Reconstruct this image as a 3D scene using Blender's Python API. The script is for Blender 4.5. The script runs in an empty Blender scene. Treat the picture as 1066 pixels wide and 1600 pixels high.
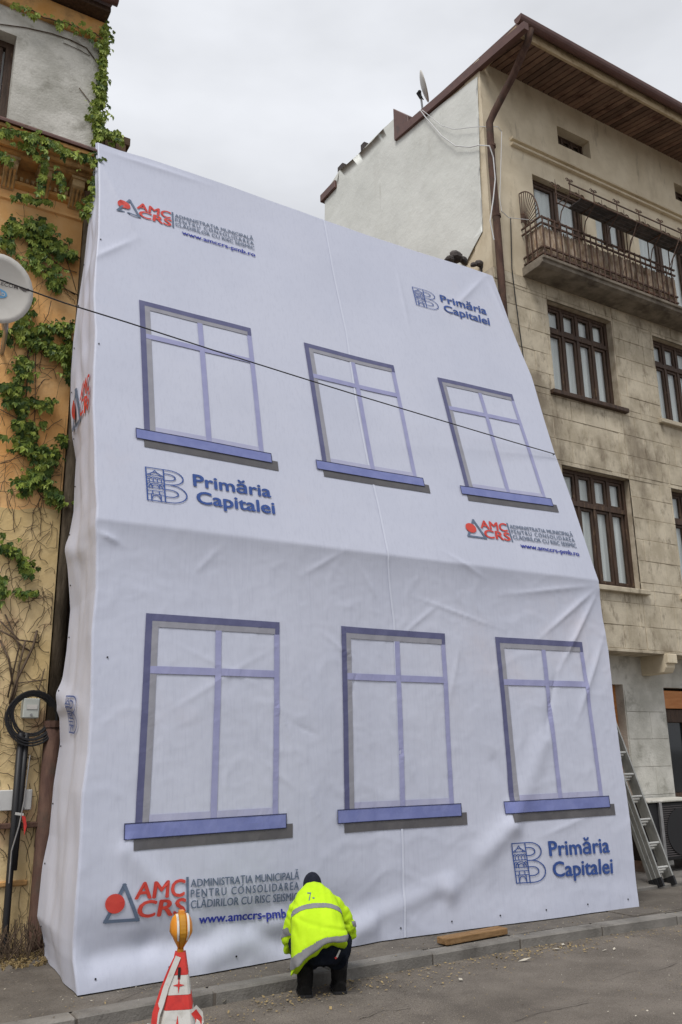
import bpy, bmesh, math, random
from mathutils import Vector, Matrix, noise
random.seed(7)
SC = bpy.context.scene
COL = SC.collection
R_ = math.radians

# ------------------------------------------------------------------ camera
YAW, PITCH, ROLL, FPX = R_(31.4923), R_(15.6196), R_(-.8726), 1343.88      # solved from the vanishing lines of both facades
CAMP = Vector((0, 0, 1.7))
FW = Vector((math.sin(YAW)*math.cos(PITCH), math.cos(YAW)*math.cos(PITCH), math.sin(PITCH)))
_r = Vector((math.cos(YAW), -math.sin(YAW), 0)); _u = _r.cross(FW)
RT = _r*math.cos(ROLL) + _u*math.sin(ROLL)
UP = _u*math.cos(ROLL) - _r*math.sin(ROLL)
cd = bpy.data.cameras.new('camera'); cam = bpy.data.objects.new('camera', cd); COL.objects.link(cam)
cd.sensor_fit = 'VERTICAL'; cd.sensor_height = 36; cd.sensor_width = 24
cd.lens = FPX/1600*36; cd.clip_start = .05; cd.clip_end = 3000
M = Matrix.Identity(4)
for i in range(3):
    M[i][0] = RT[i]; M[i][1] = UP[i]; M[i][2] = -FW[i]; M[i][3] = CAMP[i]
cam.matrix_world = M
SC.camera = cam
def ray(x, y): return FW*FPX + RT*(x-533) + UP*(800-y)
def onz(x, y, z): d = ray(x, y); return CAMP + d*((z-CAMP.z)/d.z)
def onx(x, y, X): d = ray(x, y); return CAMP + d*((X-CAMP.x)/d.x)
def ony(x, y, Y): d = ray(x, y); return CAMP + d*((Y-CAMP.y)/d.y)

# ------------------------------------------------------------------ sky, sun, exposure (overcast)
SUN_EL, SUN_AZ = R_(57), R_(234)
w = bpy.data.worlds.new('World'); SC.world = w; w.use_nodes = True
nt = w.node_tree; nt.nodes.clear(); N = nt.nodes.new; L = nt.links.new
out = N('ShaderNodeOutputWorld'); bg = N('ShaderNodeBackground'); bg.inputs['Strength'].default_value = .1
sky = N('ShaderNodeTexSky'); sky.sky_type = 'NISHITA'; sky.sun_disc = False
sky.sun_elevation = SUN_EL; sky.sun_rotation = SUN_AZ; sky.dust_density = 3
tc = N('ShaderNodeTexCoord'); sep = N('ShaderNodeSeparateXYZ'); L(tc.outputs['Generated'], sep.inputs[0])
grad = N('ShaderNodeMapRange'); grad.inputs['From Min'].default_value = 0; grad.inputs['From Max'].default_value = 1
grad.inputs['To Min'].default_value = 4.2; grad.inputs['To Max'].default_value = 6.5; L(sep.outputs['Z'], grad.inputs['Value'])
mp = N('ShaderNodeMapping'); mp.inputs['Scale'].default_value = (1.6, 1.6, 4.0); L(tc.outputs['Generated'], mp.inputs[0])
nz = N('ShaderNodeTexNoise'); nz.inputs['Scale'].default_value = 1.5; nz.inputs['Detail'].default_value = 5; nz.inputs['Roughness'].default_value = .52
L(mp.outputs[0], nz.inputs['Vector'])
cr = N('ShaderNodeMapRange'); cr.inputs['From Min'].default_value = .32; cr.inputs['From Max'].default_value = .7
cr.inputs['To Min'].default_value = .86; cr.inputs['To Max'].default_value = 1.2; L(nz.outputs['Fac'], cr.inputs['Value'])
mul = N('ShaderNodeMath'); mul.operation = 'MULTIPLY'; L(grad.outputs[0], mul.inputs[0]); L(cr.outputs[0], mul.inputs[1])
tint = N('ShaderNodeVectorMath'); tint.operation = 'SCALE'; tint.inputs[0].default_value = (.935, .955, 1.0); L(mul.outputs[0], tint.inputs['Scale'])
mix = N('ShaderNodeMix'); mix.data_type = 'RGBA'; mix.inputs['Factor'].default_value = .93
L(sky.outputs[0], mix.inputs['A']); L(tint.outputs[0], mix.inputs['B']); L(mix.outputs['Result'], bg.inputs['Color']); L(bg.outputs[0], out.inputs[0])
sd = bpy.data.lights.new('sun', 'SUN'); sd.energy = 1.5; sd.angle = R_(20); sd.color = (1, .97, .93)
sun = bpy.data.objects.new('sun', sd); COL.objects.link(sun)
# sun stands high behind the camera, over the street
sdir = Vector((math.sin(SUN_AZ)*math.cos(SUN_EL), math.cos(SUN_AZ)*math.cos(SUN_EL), math.sin(SUN_EL)))
sun.rotation_euler = sdir.to_track_quat('Z', 'Y').to_euler(); sun.location = sdir*60
SC.view_settings.view_transform = 'Standard'; SC.view_settings.look = 'None'
SC.view_settings.exposure = 0.54; SC.view_settings.gamma = 1; SC.view_settings.use_curve_mapping = False

# ------------------------------------------------------------------ materials
def s2l(r, g, b):
    f = lambda c: c/12.92 if c <= .04045 else ((c+.055)/1.055)**2.4
    return (f(r/255), f(g/255), f(b/255), 1)
MATS = {}
def mat(name, a, b=None, scale=4, rough=.8, bump=0, bscale=30, spec=.3, stretch=(1,1,1), c=None, cscale=1.3, clo=.5, chi=.7, metal=0, detail=6, bdist=.01, cstretch=(1,1,1), trans=0, speck=None, vary=0, d=None):
    """a, b mixed by noise; c = stains with their own noise; speck = (colour, scale, threshold)"""
    m = bpy.data.materials.new(name); m.use_nodes = True; MATS[name] = m
    t = m.node_tree; n = t.nodes; lk = t.links.new; bs = n['Principled BSDF']
    bs.inputs['Roughness'].default_value = rough; bs.inputs['Metallic'].default_value = metal
    bs.inputs['Specular IOR Level'].default_value = spec
    if trans: bs.inputs['Transmission Weight'].default_value = trans
    a = tuple(a)+((1,) if len(a) == 3 else ())
    if b is None and not bump and c is None:
        bs.inputs['Base Color'].default_value = a; return m
    ge = n.new('ShaderNodeNewGeometry')
    def nz(sc, st, det=detail, ro=.6):
        mp = n.new('ShaderNodeMapping'); mp.inputs['Scale'].default_value = st; lk(ge.outputs['Position'], mp.inputs[0])
        x = n.new('ShaderNodeTexNoise'); x.inputs['Scale'].default_value = sc; x.inputs['Detail'].default_value = det; x.inputs['Roughness'].default_value = ro
        lk(mp.outputs[0], x.inputs['Vector']); return x.outputs['Fac']
    col = None
    def mixc(fac, A, B):
        x = n.new('ShaderNodeMix'); x.data_type = 'RGBA'; lk(fac, x.inputs['Factor'])
        for k, v in (('A', A), ('B', B)):
            if isinstance(v, tuple): x.inputs[k].default_value = v if len(v) == 4 else v+(1,)
            else: lk(v, x.inputs[k])
        return x.outputs['Result']
    def rng(f, lo, hi, to=1.0):
        x = n.new('ShaderNodeMapRange'); x.inputs['From Min'].default_value = lo; x.inputs['From Max'].default_value = hi; x.inputs['To Max'].default_value = to
        x.interpolation_type = 'SMOOTHSTEP'; lk(f, x.inputs['Value']); return x.outputs[0]
    col = a
    if b is not None: col = mixc(rng(nz(scale, stretch), .34, .66), a, b)
    if c is not None: col = mixc(rng(nz(cscale, cstretch, 8, .65), clo, chi, .85), col, c)
    if d is not None: col = mixc(rng(nz(d[1], d[2], 9, .7), d[3], d[4], d[5]), col, d[0])      # second, finer dirt
    if speck is not None: col = mixc(rng(nz(speck[1], (1,1,1), 2), speck[2], speck[2]+.06), col, speck[0])
    if vary:                              # each piece a little lighter or darker than its neighbours
        oi = n.new('ShaderNodeObjectInfo'); mr = n.new('ShaderNodeMapRange'); mr.inputs['To Min'].default_value = 1-vary; mr.inputs['To Max'].default_value = 1+vary; lk(oi.outputs['Random'], mr.inputs['Value'])
        vm = n.new('ShaderNodeVectorMath'); vm.operation = 'SCALE'; lk(col, vm.inputs[0]); lk(mr.outputs[0], vm.inputs['Scale']); col = vm.outputs[0]
    if isinstance(col, tuple): bs.inputs['Base Color'].default_value = col
    else: lk(col, bs.inputs['Base Color'])
    if bump:
        bp = n.new('ShaderNodeBump'); bp.inputs['Strength'].default_value = bump; bp.inputs['Distance'].default_value = bdist
        lk(nz(bscale, stretch), bp.inputs['Height']); lk(bp.outputs[0], bs.inputs['Normal'])
    return m
mat('road', (.135,.117,.099), (.20,.175,.149), 1.7, .93, .8, 160, .2, c=(.095,.082,.071), cscale=.8, clo=.5, chi=.72, bdist=.008, d=((.075,.065,.056,1), 75, (1,1,1), .5, .64, .75), speck=((.30,.27,.22,1), 120, .62))
mat('pave', (.125,.111,.096), (.175,.157,.136), 2.2, .92, .8, 60, .2, c=(.08,.07,.061), cscale=1.6, clo=.5, chi=.72, d=((.07,.061,.053,1), 60, (1,1,1), .5, .66, .7), speck=((.27,.24,.19,1), 40, .67))
mat('kerb', (.17,.16,.145), (.24,.225,.205), 3, .9, .7, 45, .2, c=(.08,.072,.065), cscale=2.2, clo=.5, chi=.75, vary=0.12)
mat('earth', (.09,.08,.07), (.14,.12,.1), 2, .95)
mat('cloth', (.545,.572,.685), (.575,.60,.71), .9, .5, .12, 240, .35, d=((.46,.485,.59,1), 5, (9,9,.5), .47, .66, .32), c=(.585,.565,.63), cscale=.55, clo=.56, chi=.82, bdist=.003)
mat('seam', (.64,.67,.78), rough=.5)
mat('print_dark', (.095,.10,.205), (.12,.125,.235), 6, .5, spec=.4)
mat('print_lilac', (.30,.31,.51), (.34,.35,.55), 6, .5, spec=.4)
mat('print_pale', (.40,.41,.58), (.44,.45,.60), 6, .5, spec=.4)
mat('print_sill', (.17,.20,.44), (.21,.24,.49), 6, .5, spec=.4)
mat('print_shadow', (.095,.092,.10), (.12,.115,.12), 6, .5, spec=.4)
mat('print_grey', (.275,.275,.315), (.32,.32,.36), 6, .5, spec=.4)
mat('print_red', (.58,.05,.04), (.64,.07,.05), 6, .5, spec=.4)
mat('print_blue', (.03,.075,.27), (.04,.09,.31), 6, .5, spec=.4)
mat('print_navy', (.03,.045,.33), rough=.5)
mat('print_slate', (.10,.14,.21), (.13,.17,.25), 6, .5, spec=.4)
mat('print_line', (.02,.025,.07), rough=.6)
mat('eyelet', (.03,.03,.035), rough=.5, metal=.6)
mat('stucco', (.64,.55,.40), (.74,.65,.49), 2.2, .92, .5, 60, .2, d=((.33,.27,.19,1), 4.5, (1.5,1.5,.35), .56, .74, .65), c=(.48,.40,.28), cscale=1.1, clo=.5, chi=.74, cstretch=(1.6,1.6,.55))
mat('block', (.45,.39,.29), (.62,.55,.425), 3.2, .93, .7, 50, .2, d=((.21,.17,.125,1), 6.5, (1.2,1.2,.55), .5, .70, .75), c=(.23,.19,.14), cscale=1.0, clo=.5, chi=.7, cstretch=(1.3,1.3,.7), vary=0.05)
mat('mortar', (.56,.49,.38), (.36,.30,.22), 5, .95)
mat('gablewhite', (.66,.67,.63), (.74,.75,.71), 1.1, .92, .45, 5, .2, d=((.40,.385,.33,1), 3.2, (1,1.4,.35), .60, .76, .7), c=(.52,.515,.47), cscale=1.2, clo=.54, chi=.78, cstretch=(1,1,.45), bdist=.03)
mat('plaster_grey', (.47,.46,.41), (.67,.655,.60), 2.4, .93, .7, 35, .2, c=(.27,.26,.22), cscale=3.4, clo=.52, chi=.74)
mat('orange', (.85,.46,.17), (.90,.58,.28), 1.6, .92, .5, 40, .2, c=(.76,.35,.10), cscale=1.4, clo=.5, chi=.72)
mat('yellow', (.70,.52,.25), (.82,.64,.36), 1.5, .92, .5, 40, .2, c=(.60,.33,.20), cscale=1.5, clo=.55, chi=.75)
mat('ochre_dirty', (.62,.32,.10), (.72,.44,.19), 3, .92, .5, 40, .2, c=(.24,.13,.05), cscale=3.0, clo=.46, chi=.68)
mat('bracket', (.50,.33,.15), (.62,.46,.26), 5, .92, .5, 50, .2, c=(.2,.11,.045), cscale=5, clo=.5, chi=.7)
mat('darkwood', (.045,.026,.017), (.085,.050,.033), 6, .6, .5, 30, .35, stretch=(6,6,.6), c=(.24,.16,.09), cscale=7, clo=.58, chi=.74, cstretch=(2,2,.6))
mat('plankwood', (.15,.09,.066), (.22,.14,.10), 5, .75, .4, 30, .3, stretch=(1,.4,1), c=(.07,.03,.02), cscale=3, clo=.5, chi=.7, vary=0.32)
mat('orangewood', (.50,.19,.06), (.60,.26,.09), 5, .55, .2, 30, .35, stretch=(.6,5,5))
mat('fascia', (.42,.32,.19), (.55,.44,.29), 6, .85, .4, 40, .2, stretch=(.5,4,4), c=(.22,.15,.09), cscale=4)
mat('lumber', (.20,.115,.05), (.30,.18,.085), 8, .8, .5, 60, .25, stretch=(.6,5,5), c=(.16,.085,.035), cscale=6, vary=0.05)
mat('brownmetal', (.105,.05,.042), (.15,.075,.06), 4, .5, .15, 20, .4, c=(.07,.04,.035), cscale=4)
mat('rustpipe', (.075,.040,.031), (.125,.072,.052), 5, .8, .6, 40, .25, stretch=(2,2,.7), c=(.06,.05,.038), cscale=4)
mat('barkpipe', (.075,.06,.042), (.15,.12,.085), 7, .95, .9, 30, .2, stretch=(3,3,.5), c=(.06,.045,.03), cscale=5)
mat('iron', (.075,.047,.036), (.12,.075,.055), 12, .75, .3, 60, .3, c=(.17,.08,.045), cscale=9)
mat('reed', (.27,.19,.12), (.47,.39,.31), 9, .9, .7, 60, .2, stretch=(2.5,2.5,.8), c=(.13,.085,.055), cscale=5, clo=.48, vary=0.45)
mat('slab', (.17,.145,.115), (.27,.235,.19), 5, .95, .7, 40, .2, c=(.09,.075,.06), cscale=3, clo=.48, chi=.7)
mat('glass', (.02,.024,.028), rough=.06, spec=.6)
def glassmat():
    m = bpy.data.materials.new('pane'); m.use_nodes = True; t = m.node_tree; t.nodes.clear()
    o = t.nodes.new('ShaderNodeOutputMaterial'); g = t.nodes.new('ShaderNodeBsdfGlossy'); g.inputs['Roughness'].default_value = .03
    tr = t.nodes.new('ShaderNodeBsdfTransparent'); tr.inputs['Color'].default_value = (.93, .95, .95, 1)
    mx = t.nodes.new('ShaderNodeMixShader'); lw = t.nodes.new('ShaderNodeLayerWeight'); pw = t.nodes.new('ShaderNodeMath'); pw.operation = 'POWER'; pw.inputs[1].default_value = 4
    fr = t.nodes.new('ShaderNodeMapRange'); fr.inputs['To Min'].default_value = .04; fr.inputs['To Max'].default_value = .8
    t.links.new(lw.outputs['Facing'], pw.inputs[0]); t.links.new(pw.outputs[0], fr.inputs['Value']); t.links.new(fr.outputs[0], mx.inputs[0]); t.links.new(tr.outputs[0], mx.inputs[1]); t.links.new(g.outputs[0], mx.inputs[2]); t.links.new(mx.outputs[0], o.inputs[0]); MATS['pane'] = m
glassmat()
mat('curtain', (.74,.74,.72), (.84,.84,.82), 6, .9, stretch=(6,6,.3))
mat('dark', (.012,.011,.011), rough=.9)
mat('rubble', (.05,.045,.045), (.10,.085,.08), 8, .9, .8, 30)
mat('brickdark', (.16,.10,.06), (.22,.15,.10), 7, .95, .8, 40, vary=0.3)
mat('dish', (.56,.54,.50), (.62,.60,.56), 4, .5, spec=.4)
mat('dish_blue', (.16,.40,.66), rough=.5)
mat('dish_ink', (.10,.09,.09), rough=.6)
mat('galv', (.36,.36,.36), (.46,.46,.46), 8, .42, .1, 40, .5, metal=.75)
mat('alu', (.30,.30,.285), (.40,.40,.38), 8, .45, .1, 40, .5, metal=.6)
mat('alu_edge', (.52,.52,.50), rough=.5)
mat('blackplastic', (.018,.018,.02), rough=.5, spec=.4)
mat('cable_white', (.62,.62,.62), rough=.6)
mat('boxgrey', (.42,.44,.40), (.50,.52,.48), 6, .55, spec=.4)
mat('panelwhite', (.55,.55,.54), (.62,.62,.60), 5, .6, c=(.33,.32,.31), cscale=6, clo=.56, chi=.6)
mat('stem', (.085,.06,.04), (.14,.10,.07), 20, .9)
def leafmat(name, a, b):
    m = mat(name, a, b, 14, .55, spec=.35, detail=2); bs = m.node_tree.nodes['Principled BSDF']
    bs.inputs['Transmission Weight'].default_value = 0; bs.inputs['Subsurface Weight'].default_value = 0
leafmat('leaf_dark', (.035,.075,.015), (.075,.13,.025)); leafmat('leaf_light', (.20,.28,.04), (.36,.43,.08)); leafmat('leaf', (.075,.135,.022), (.24,.31,.055))
mat('hiviz', (.46,.72,.012), (.52,.79,.018), 7, .75, .25, 25, .2, bdist=.01)
mat('tape', (.19,.19,.20), (.24,.24,.25), 12, .5, spec=.4)
mat('navy', (.006,.008,.014), (.013,.016,.024), 9, .95, .4, 40, .1)
mat('boot', (.004,.004,.004), (.010,.009,.0085), 12, .75, .5, 40, .15)
mat('beanie', (.008,.010,.020), (.014,.016,.028), 30, .95, .4, 90)
mat('skin', (.50,.28,.19), rough=.6)
mat('glove', (.02,.02,.022), rough=.8)
mat('cone_red', (.56,.035,.03), (.63,.055,.045), 8, .6, spec=.3, d=((.30,.06,.05,1), 26, (1,1,1), .55, .68, .7), c=(.4,.03,.03), cscale=9)
mat('cone_white', (.56,.555,.52), (.64,.63,.60), 8, .55, spec=.4, d=((.33,.30,.26,1), 24, (1,1,1), .56, .70, .7), c=(.42,.40,.36), cscale=7)
mat('amber', (.60,.20,.012), (.70,.27,.02), 6, .3, spec=.5)
mat('amber_dark', (.44,.19,.015), (.52,.25,.02), 6, .3, spec=.5)
mat('debris', (.36,.27,.13), (.22,.16,.08), 30, .95)
mat('debris_pale', (.5,.46,.38), rough=.95)

# ------------------------------------------------------------------ mesh helpers
def top(o):
    while o.parent: o = o.parent
    return o
def link(o, parent=None):
    COL.objects.link(o)
    if parent is not None: o.parent = parent
    return o
class MB:
    def __init__(s): s.v = []; s.f = []
    def add(s, vs, fs):
        k = len(s.v); s.v += [Vector(v) for v in vs]; s.f += [tuple(i+k for i in f) for f in fs]; return s
    def box(s, x0, x1, y0, y1, z0, z1):
        return s.add([(x0,y0,z0),(x1,y0,z0),(x1,y1,z0),(x0,y1,z0),(x0,y0,z1),(x1,y0,z1),(x1,y1,z1),(x0,y1,z1)],
                     [(0,3,2,1),(4,5,6,7),(0,1,5,4),(1,2,6,5),(2,3,7,6),(3,0,4,7)])
    def obox(s, c, ax, ay, az):           # centre and three half-axes
        c, ax, ay, az = map(Vector, (c, ax, ay, az))
        return s.add([c-ax-ay-az, c+ax-ay-az, c+ax+ay-az, c-ax+ay-az, c-ax-ay+az, c+ax-ay+az, c+ax+ay+az, c-ax+ay+az],
                     [(0,3,2,1),(4,5,6,7),(0,1,5,4),(1,2,6,5),(2,3,7,6),(3,0,4,7)])
    def bar(s, a, b, wx, wy, up=(0,0,1)):   # rectangular bar from a to b
        a, b = Vector(a), Vector(b); d = (b-a); u = Vector(up)
        if abs(d.normalized().dot(u)) > .98: u = Vector((0,1,0))
        sx = d.cross(u).normalized(); sy = sx.cross(d).normalized()
        return s.obox((a+b)/2, sx*wx/2, sy*wy/2, d/2)
    def quad(s, a, b, c, d): return s.add([a,b,c,d], [(0,1,2,3)])
    def tube(s, pts, r, n=8, cap=True):
        pts = [Vector(p) for p in pts]; rs = r if isinstance(r, (list, tuple)) else [r]*len(pts)
        rings = []; prev = None
        for i, p in enumerate(pts):
            d = (pts[min(i+1, len(pts)-1)]-pts[max(i-1, 0)]).normalized()
            if prev is None:
                u = Vector((0,0,1)) if abs(d.z) < .9 else Vector((0,1,0)); a = d.cross(u).normalized()
            else: a = (prev-d*prev.dot(d)).normalized()
            prev = a; b = d.cross(a)
            rings.append([p+(a*math.cos(t)+b*math.sin(t))*rs[i] for t in [2*math.pi*k/n for k in range(n)]])
        return s.loft(rings, cap)
    def loft(s, rings, cap=True):
        n = len(rings[0]); vs = [v for r in rings for v in r]; fs = []
        for i in range(len(rings)-1):
            for k in range(n): fs.append((i*n+k, i*n+(k+1) % n, (i+1)*n+(k+1) % n, (i+1)*n+k))
        if cap: fs += [tuple(range(n))[::-1], tuple((len(rings)-1)*n+k for k in range(n))]
        return s.add(vs, fs)
    def prism(s, poly, d):                # closed polygon swept by d
        d = Vector(d); n = len(poly); P = [Vector(p) for p in poly]
        return s.add(P+[p+d for p in P], [tuple(range(n))[::-1], tuple(range(n, 2*n))]+[(k, (k+1) % n, n+(k+1) % n, n+k) for k in range(n)])
    def profile_x(s, prof, x0, x1):       # (y,z) profile swept along X
        return s.prism([(x0, y, z) for y, z in prof], (x1-x0, 0, 0))
    def sphere(s, c, r, nu=14, nv=9, ax=None):
        c = Vector(c); r = Vector(r) if not isinstance(r, (int, float)) else Vector((r, r, r)); rings = []
        for j in range(1, nv):
            t = math.pi*j/nv
            rings.append([Vector((r.x*math.sin(t)*math.cos(2*math.pi*k/nu), r.y*math.sin(t)*math.sin(2*math.pi*k/nu), r.z*math.cos(t))) for k in range(nu)])
        if ax is not None: rings = [[ax @ v for v in q] for q in rings]
        rings = [[c+v for v in q] for q in rings]
        return s.loft(rings)
    def build(s, name, m, parent=None, smooth=False, bevel=0, kind=None, recalc=True):
        off = top(parent).location if parent is not None else Vector((0,0,0))
        me = bpy.data.meshes.new(name); me.from_pydata([v-off for v in s.v], [], s.f)
        if recalc or bevel:
            bm = bmesh.new(); bm.from_mesh(me)
            if recalc: bmesh.ops.recalc_face_normals(bm, faces=bm.faces)
            if bevel: bmesh.ops.bevel(bm, geom=list(bm.edges), offset=bevel, segments=1, affect='EDGES', clamp_overlap=True)
            bm.to_mesh(me); bm.free()
        me.materials.append(MATS[m]); me.update()
        if smooth: me.polygons.foreach_set('use_smooth', [True]*len(me.polygons))
        o = link(bpy.data.objects.new(name, me), parent)
        if kind: o['kind'] = kind
        return o
def thing(name, label, cat, loc=(0,0,0), group=None):
    o = bpy.data.objects.new(name, None); o.location = loc; o.empty_display_size = .2; link(o)
    return tag(o, label, cat, group)
def tag(o, label, cat, group=None):
    o['label'] = label; o['category'] = cat
    if group: o['group'] = group
    return o
def share(name, src, parent, loc=(0,0,0), rot=(0,0,0), scale=(1,1,1)):
    o = bpy.data.objects.new(name, src.data); o.location = loc; o.rotation_euler = rot; o.scale = scale
    return link(o, parent)
def lerp(a, b, t): return a+(b-a)*t
def interp(x, tab):
    if x <= tab[0][0]: return tab[0][1]
    for (a, va), (b, vb) in zip(tab, tab[1:]):
        if x <= b: return va+(vb-va)*(x-a)/(b-a)
    return tab[-1][1]
def sstep(x, a, b):
    t = max(0, min(1, (x-a)/(b-a))); return t*t*(3-2*t)

# ------------------------------------------------------------------ ground, road, kerb, pavement
G = .09                                   # pavement level above the road
KT = [(-12, 6.12), (1.5, 6.15), (2.1, 6.21), (3.4, 6.28), (4.5, 6.32), (5.8, 6.35), (7.0, 6.30), (7.8, 6.25), (9, 6.22), (20, 6.2)]
KY = lambda x: interp(x, KT)
o = MB().quad((-400,-400,-.03), (400,-400,-.03), (400,400,-.03), (-400,400,-.03)).build('ground', 'earth'); o['kind'] = 'structure'
b = MB(); xs = [-40+2*i for i in range(14)]+[-12+.4*i for i in range(81)]+[22+2*i for i in range(14)]
ys = [-9+1.0*i for i in range(12)]+[3+.2*i for i in range(19)]
for y in ys:
    for x in xs: b.v.append(Vector((x, y, .010*noise.noise(Vector((x*.6, y*.6, 3)))*(1 if y < 6.3 else 0))))
nx = len(xs)
for j in range(len(ys)-1):
    for i in range(nx-1): b.f.append((j*nx+i, j*nx+i+1, (j+1)*nx+i+1, (j+1)*nx+i))
ROAD = o = b.build('road', 'road', smooth=True); o['kind'] = 'structure'
b = MB(); sx = [-12+.4*i for i in range(83)]
for x in sx:
    b.v += [Vector((x, KY(x)+.17, G-.006)), Vector((x, 7.2, G-.002+.004*noise.noise(Vector((x, 1, 0))))), Vector((x, 9.6, G))]
for i in range(len(sx)-1):
    for j in range(2): b.f.append((i*3+j, (i+1)*3+j, (i+1)*3+j+1, i*3+j+1))
pavement = b.build('pavement', 'pave', smooth=True); pavement['kind'] = 'structure'
b = MB()
for x in sx: b.v += [Vector((x, KY(x)+.012, -.02)), Vector((x, KY(x)+.012, G-.014)), Vector((x, KY(x)+.17, G-.014))]
for i in range(len(sx)-1):
    for j in range(2): b.f.append((i*3+j, (i+1)*3+j, (i+1)*3+j+1, i*3+j+1))
kerb = b.build('kerb', 'earth'); kerb['kind'] = 'structure'
x = -3.2
while x < 12:
    ln = .98+.03*random.random(); x1 = x+ln; dz = random.uniform(-.006, .004); dy = random.uniform(-.008, .008)
    b = MB(); a0, a1 = KY(x)+dy, KY(x1)+dy
    b.prism([(x+.006, a0, -.03), (x1-.006, a1, -.03), (x1-.006, a1+.165, -.03), (x+.006, a0+.165, -.03)], (0, 0, G+.03+dz))
    b.build('kerb_stone', 'kerb', kerb, bevel=.012); x = x1
for pl, z_, par in [([(800,1595),(840,1580),(880,1572),(930,1562)], 0, 0), ([(940,1530),(990,1515),(1030,1512),(1066,1500)], 0, 0), ([(560,1590),(600,1576),(650,1573)], 0, 0), ([(20,1512),(48,1520),(70,1540),(96,1546)], G, 1), ([(58,1504),(72,1520),(80,1544)], G, 1), ([(180,1562),(230,1540),(270,1536)], G, 1)]:
    b = MB(); P = []
    for (xa, ya), (xb, yb) in zip(pl, pl[1:]):
        for t in range(5): P.append(onz(xa+(xb-xa)*t/5+random.uniform(-1.5,1.5), ya+(yb-ya)*t/5+random.uniform(-1,1), z_+.014))
    for p in P: wd = random.uniform(.002, .006); b.v += [p+Vector((0, -wd, 0)), p+Vector((0, wd, 0))]
    for i in range(len(P)-1): b.f.append((2*i, 2*i+2, 2*i+3, 2*i+1))
    b.build('crack', 'earth', pavement if par else ROAD, recalc=False)
for i in range(7):                        # slabs of the pavement beyond the wrap
    for j in range(2):
        x0 = 7.3+i*.55+(.2 if j else 0); y0 = 6.46+j*.5
        MB().box(x0+.005, x0+.545, y0+.005, y0+.495, G-.03, G+.003+random.uniform(0, .006)).build('paving_slab', 'pave', pavement, bevel=.006)
# ------------------------------------------------------------------ the printed sheet that wraps the house
ZF, YF, ZT, YT = 3.62, 7.00, 8.18, 8.08   # fold and top rail
YB = [(1.8, 6.67), (2.3, 6.70), (3.3, 6.79), (4.6, 6.93), (6.0, 6.86), (7.8, 6.76)]
def ybase(X, Z):
    if Z < ZF:
        t = (Z-G)/(ZF-G); y = lerp(interp(X, YB), YF, t)
    else: y = lerp(YF, YT, (Z-ZF)/(ZT-ZF))
    d = (ZF-Z)/.5
    return y+(.034*d*math.exp(1-d) if d > 0 else 0)      # the cloth tucks in under the eave
def onsheet(px, py):
    """pixel -> (X, Z) on the smooth sheet"""
    d = ray(px, py); lo, hi = 5.5/d.y, 9.5/d.y
    f = lambda k: (CAMP+d*k).y-ybase((CAMP+d*k).x, (CAMP+d*k).z)
    for _ in range(40):
        m = (lo+hi)/2
        if f(m) < 0: lo = m
        else: hi = m
    p = CAMP+d*lo; return p.x, p.z
LE = [(153,224),(155,288),(153,367),(149,406),(146,463),(149,519),(146,575),(145,631),(148,700),(149,750),(152,790),(150,817),(152,848),(151,919),(144,989),(143,1060),(143,1100),(138,1178),(129,1240),(125,1319),(119,1412),(116,1506),(121,1558)]
RE = [(770,431),(801,514.6),(831.7,588),(866,708.7),(894,785),(922,872),(935,915),(949.5,1014.5),(959,1100),(967,1157),(982,1262),(1000,1418)]
TE = [(153,222),(185,233),(230,246),(300,270),(400,306),(500,341),(600,376),(700,408),(742,421),(770,431)]
XL = sorted((z, x) for x, z in (onsheet(*q) for q in LE)); XR = sorted((z, x) for x, z in (onsheet(*q) for q in RE))
TZ = sorted(onsheet(*q) for q in TE)
CREASE = []                               # (X0,Z0,X1,Z1, width, height): soft ridges (height < 0 is towards the street)
def crease(p, q, wd, h):
    a, c = onsheet(*p), onsheet(*q); CREASE.append((*a, *c, wd, h))
for p, q, wd, h in [((560,1452),(700,1392),.11,-.042),((700,1392),(800,1290),.11,-.034),((800,1290),(850,1160),.11,-.020),
    ((600,1440),(690,1402),.09,.024),((690,1402),(740,1350),.10,.022),((775,1190),(800,1240),.07,.014),((330,1492),(440,1440),.10,-.03),((390,1450),(440,1475),.08,.03),
    ((420,1070),(468,1190),.022,-.010),((468,1190),(512,1310),.022,-.010),((455,1130),(500,1150),.015,.006),((500,985),(560,1035),.02,-.007),((560,1035),(545,1110),.02,.006),
    ((640,930),(790,985),.02,-.008),((620,1000),(690,940),.02,-.008),((932,918),(840,1000),.04,-.018),((934,922),(872,1050),.04,-.022),((930,915),(780,930),.04,-.012),
    ((945,985),(900,1130),.05,-.018),((870,1040),(852,1150),.05,.018),((152,830),(190,850),.04,-.02),((128,412),(214,373),.045,-.015),((150,240),(216,372),.05,-.018),((155,232),(330,290),.05,-.012),
    ((200,1330),(330,1470),.08,-.022),((150,1500),(230,1480),.09,.03),((230,1480),(330,1470),.09,.03),((262,1000),(420,1080),.02,-.005),((250,1120),(430,1010),.03,-.006),
    ((700,490),(760,430),.05,-.014),((760,430),(800,520),.04,-.012),((620,420),(640,520),.03,-.008),((720,1000),(700,1110),.03,-.008),((600,1120),(660,1240),.025,-.008),
    ((470,900),(540,860),.03,-.008),((560,880),(600,950),.02,-.007),((690,860),(760,905),.025,-.008),((350,850),(300,900),.03,-.007),((400,1180),(470,1240),.02,-.006),((840,1310),(930,1270),.05,-.010)]:
    crease(p, q, wd, h)
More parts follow.
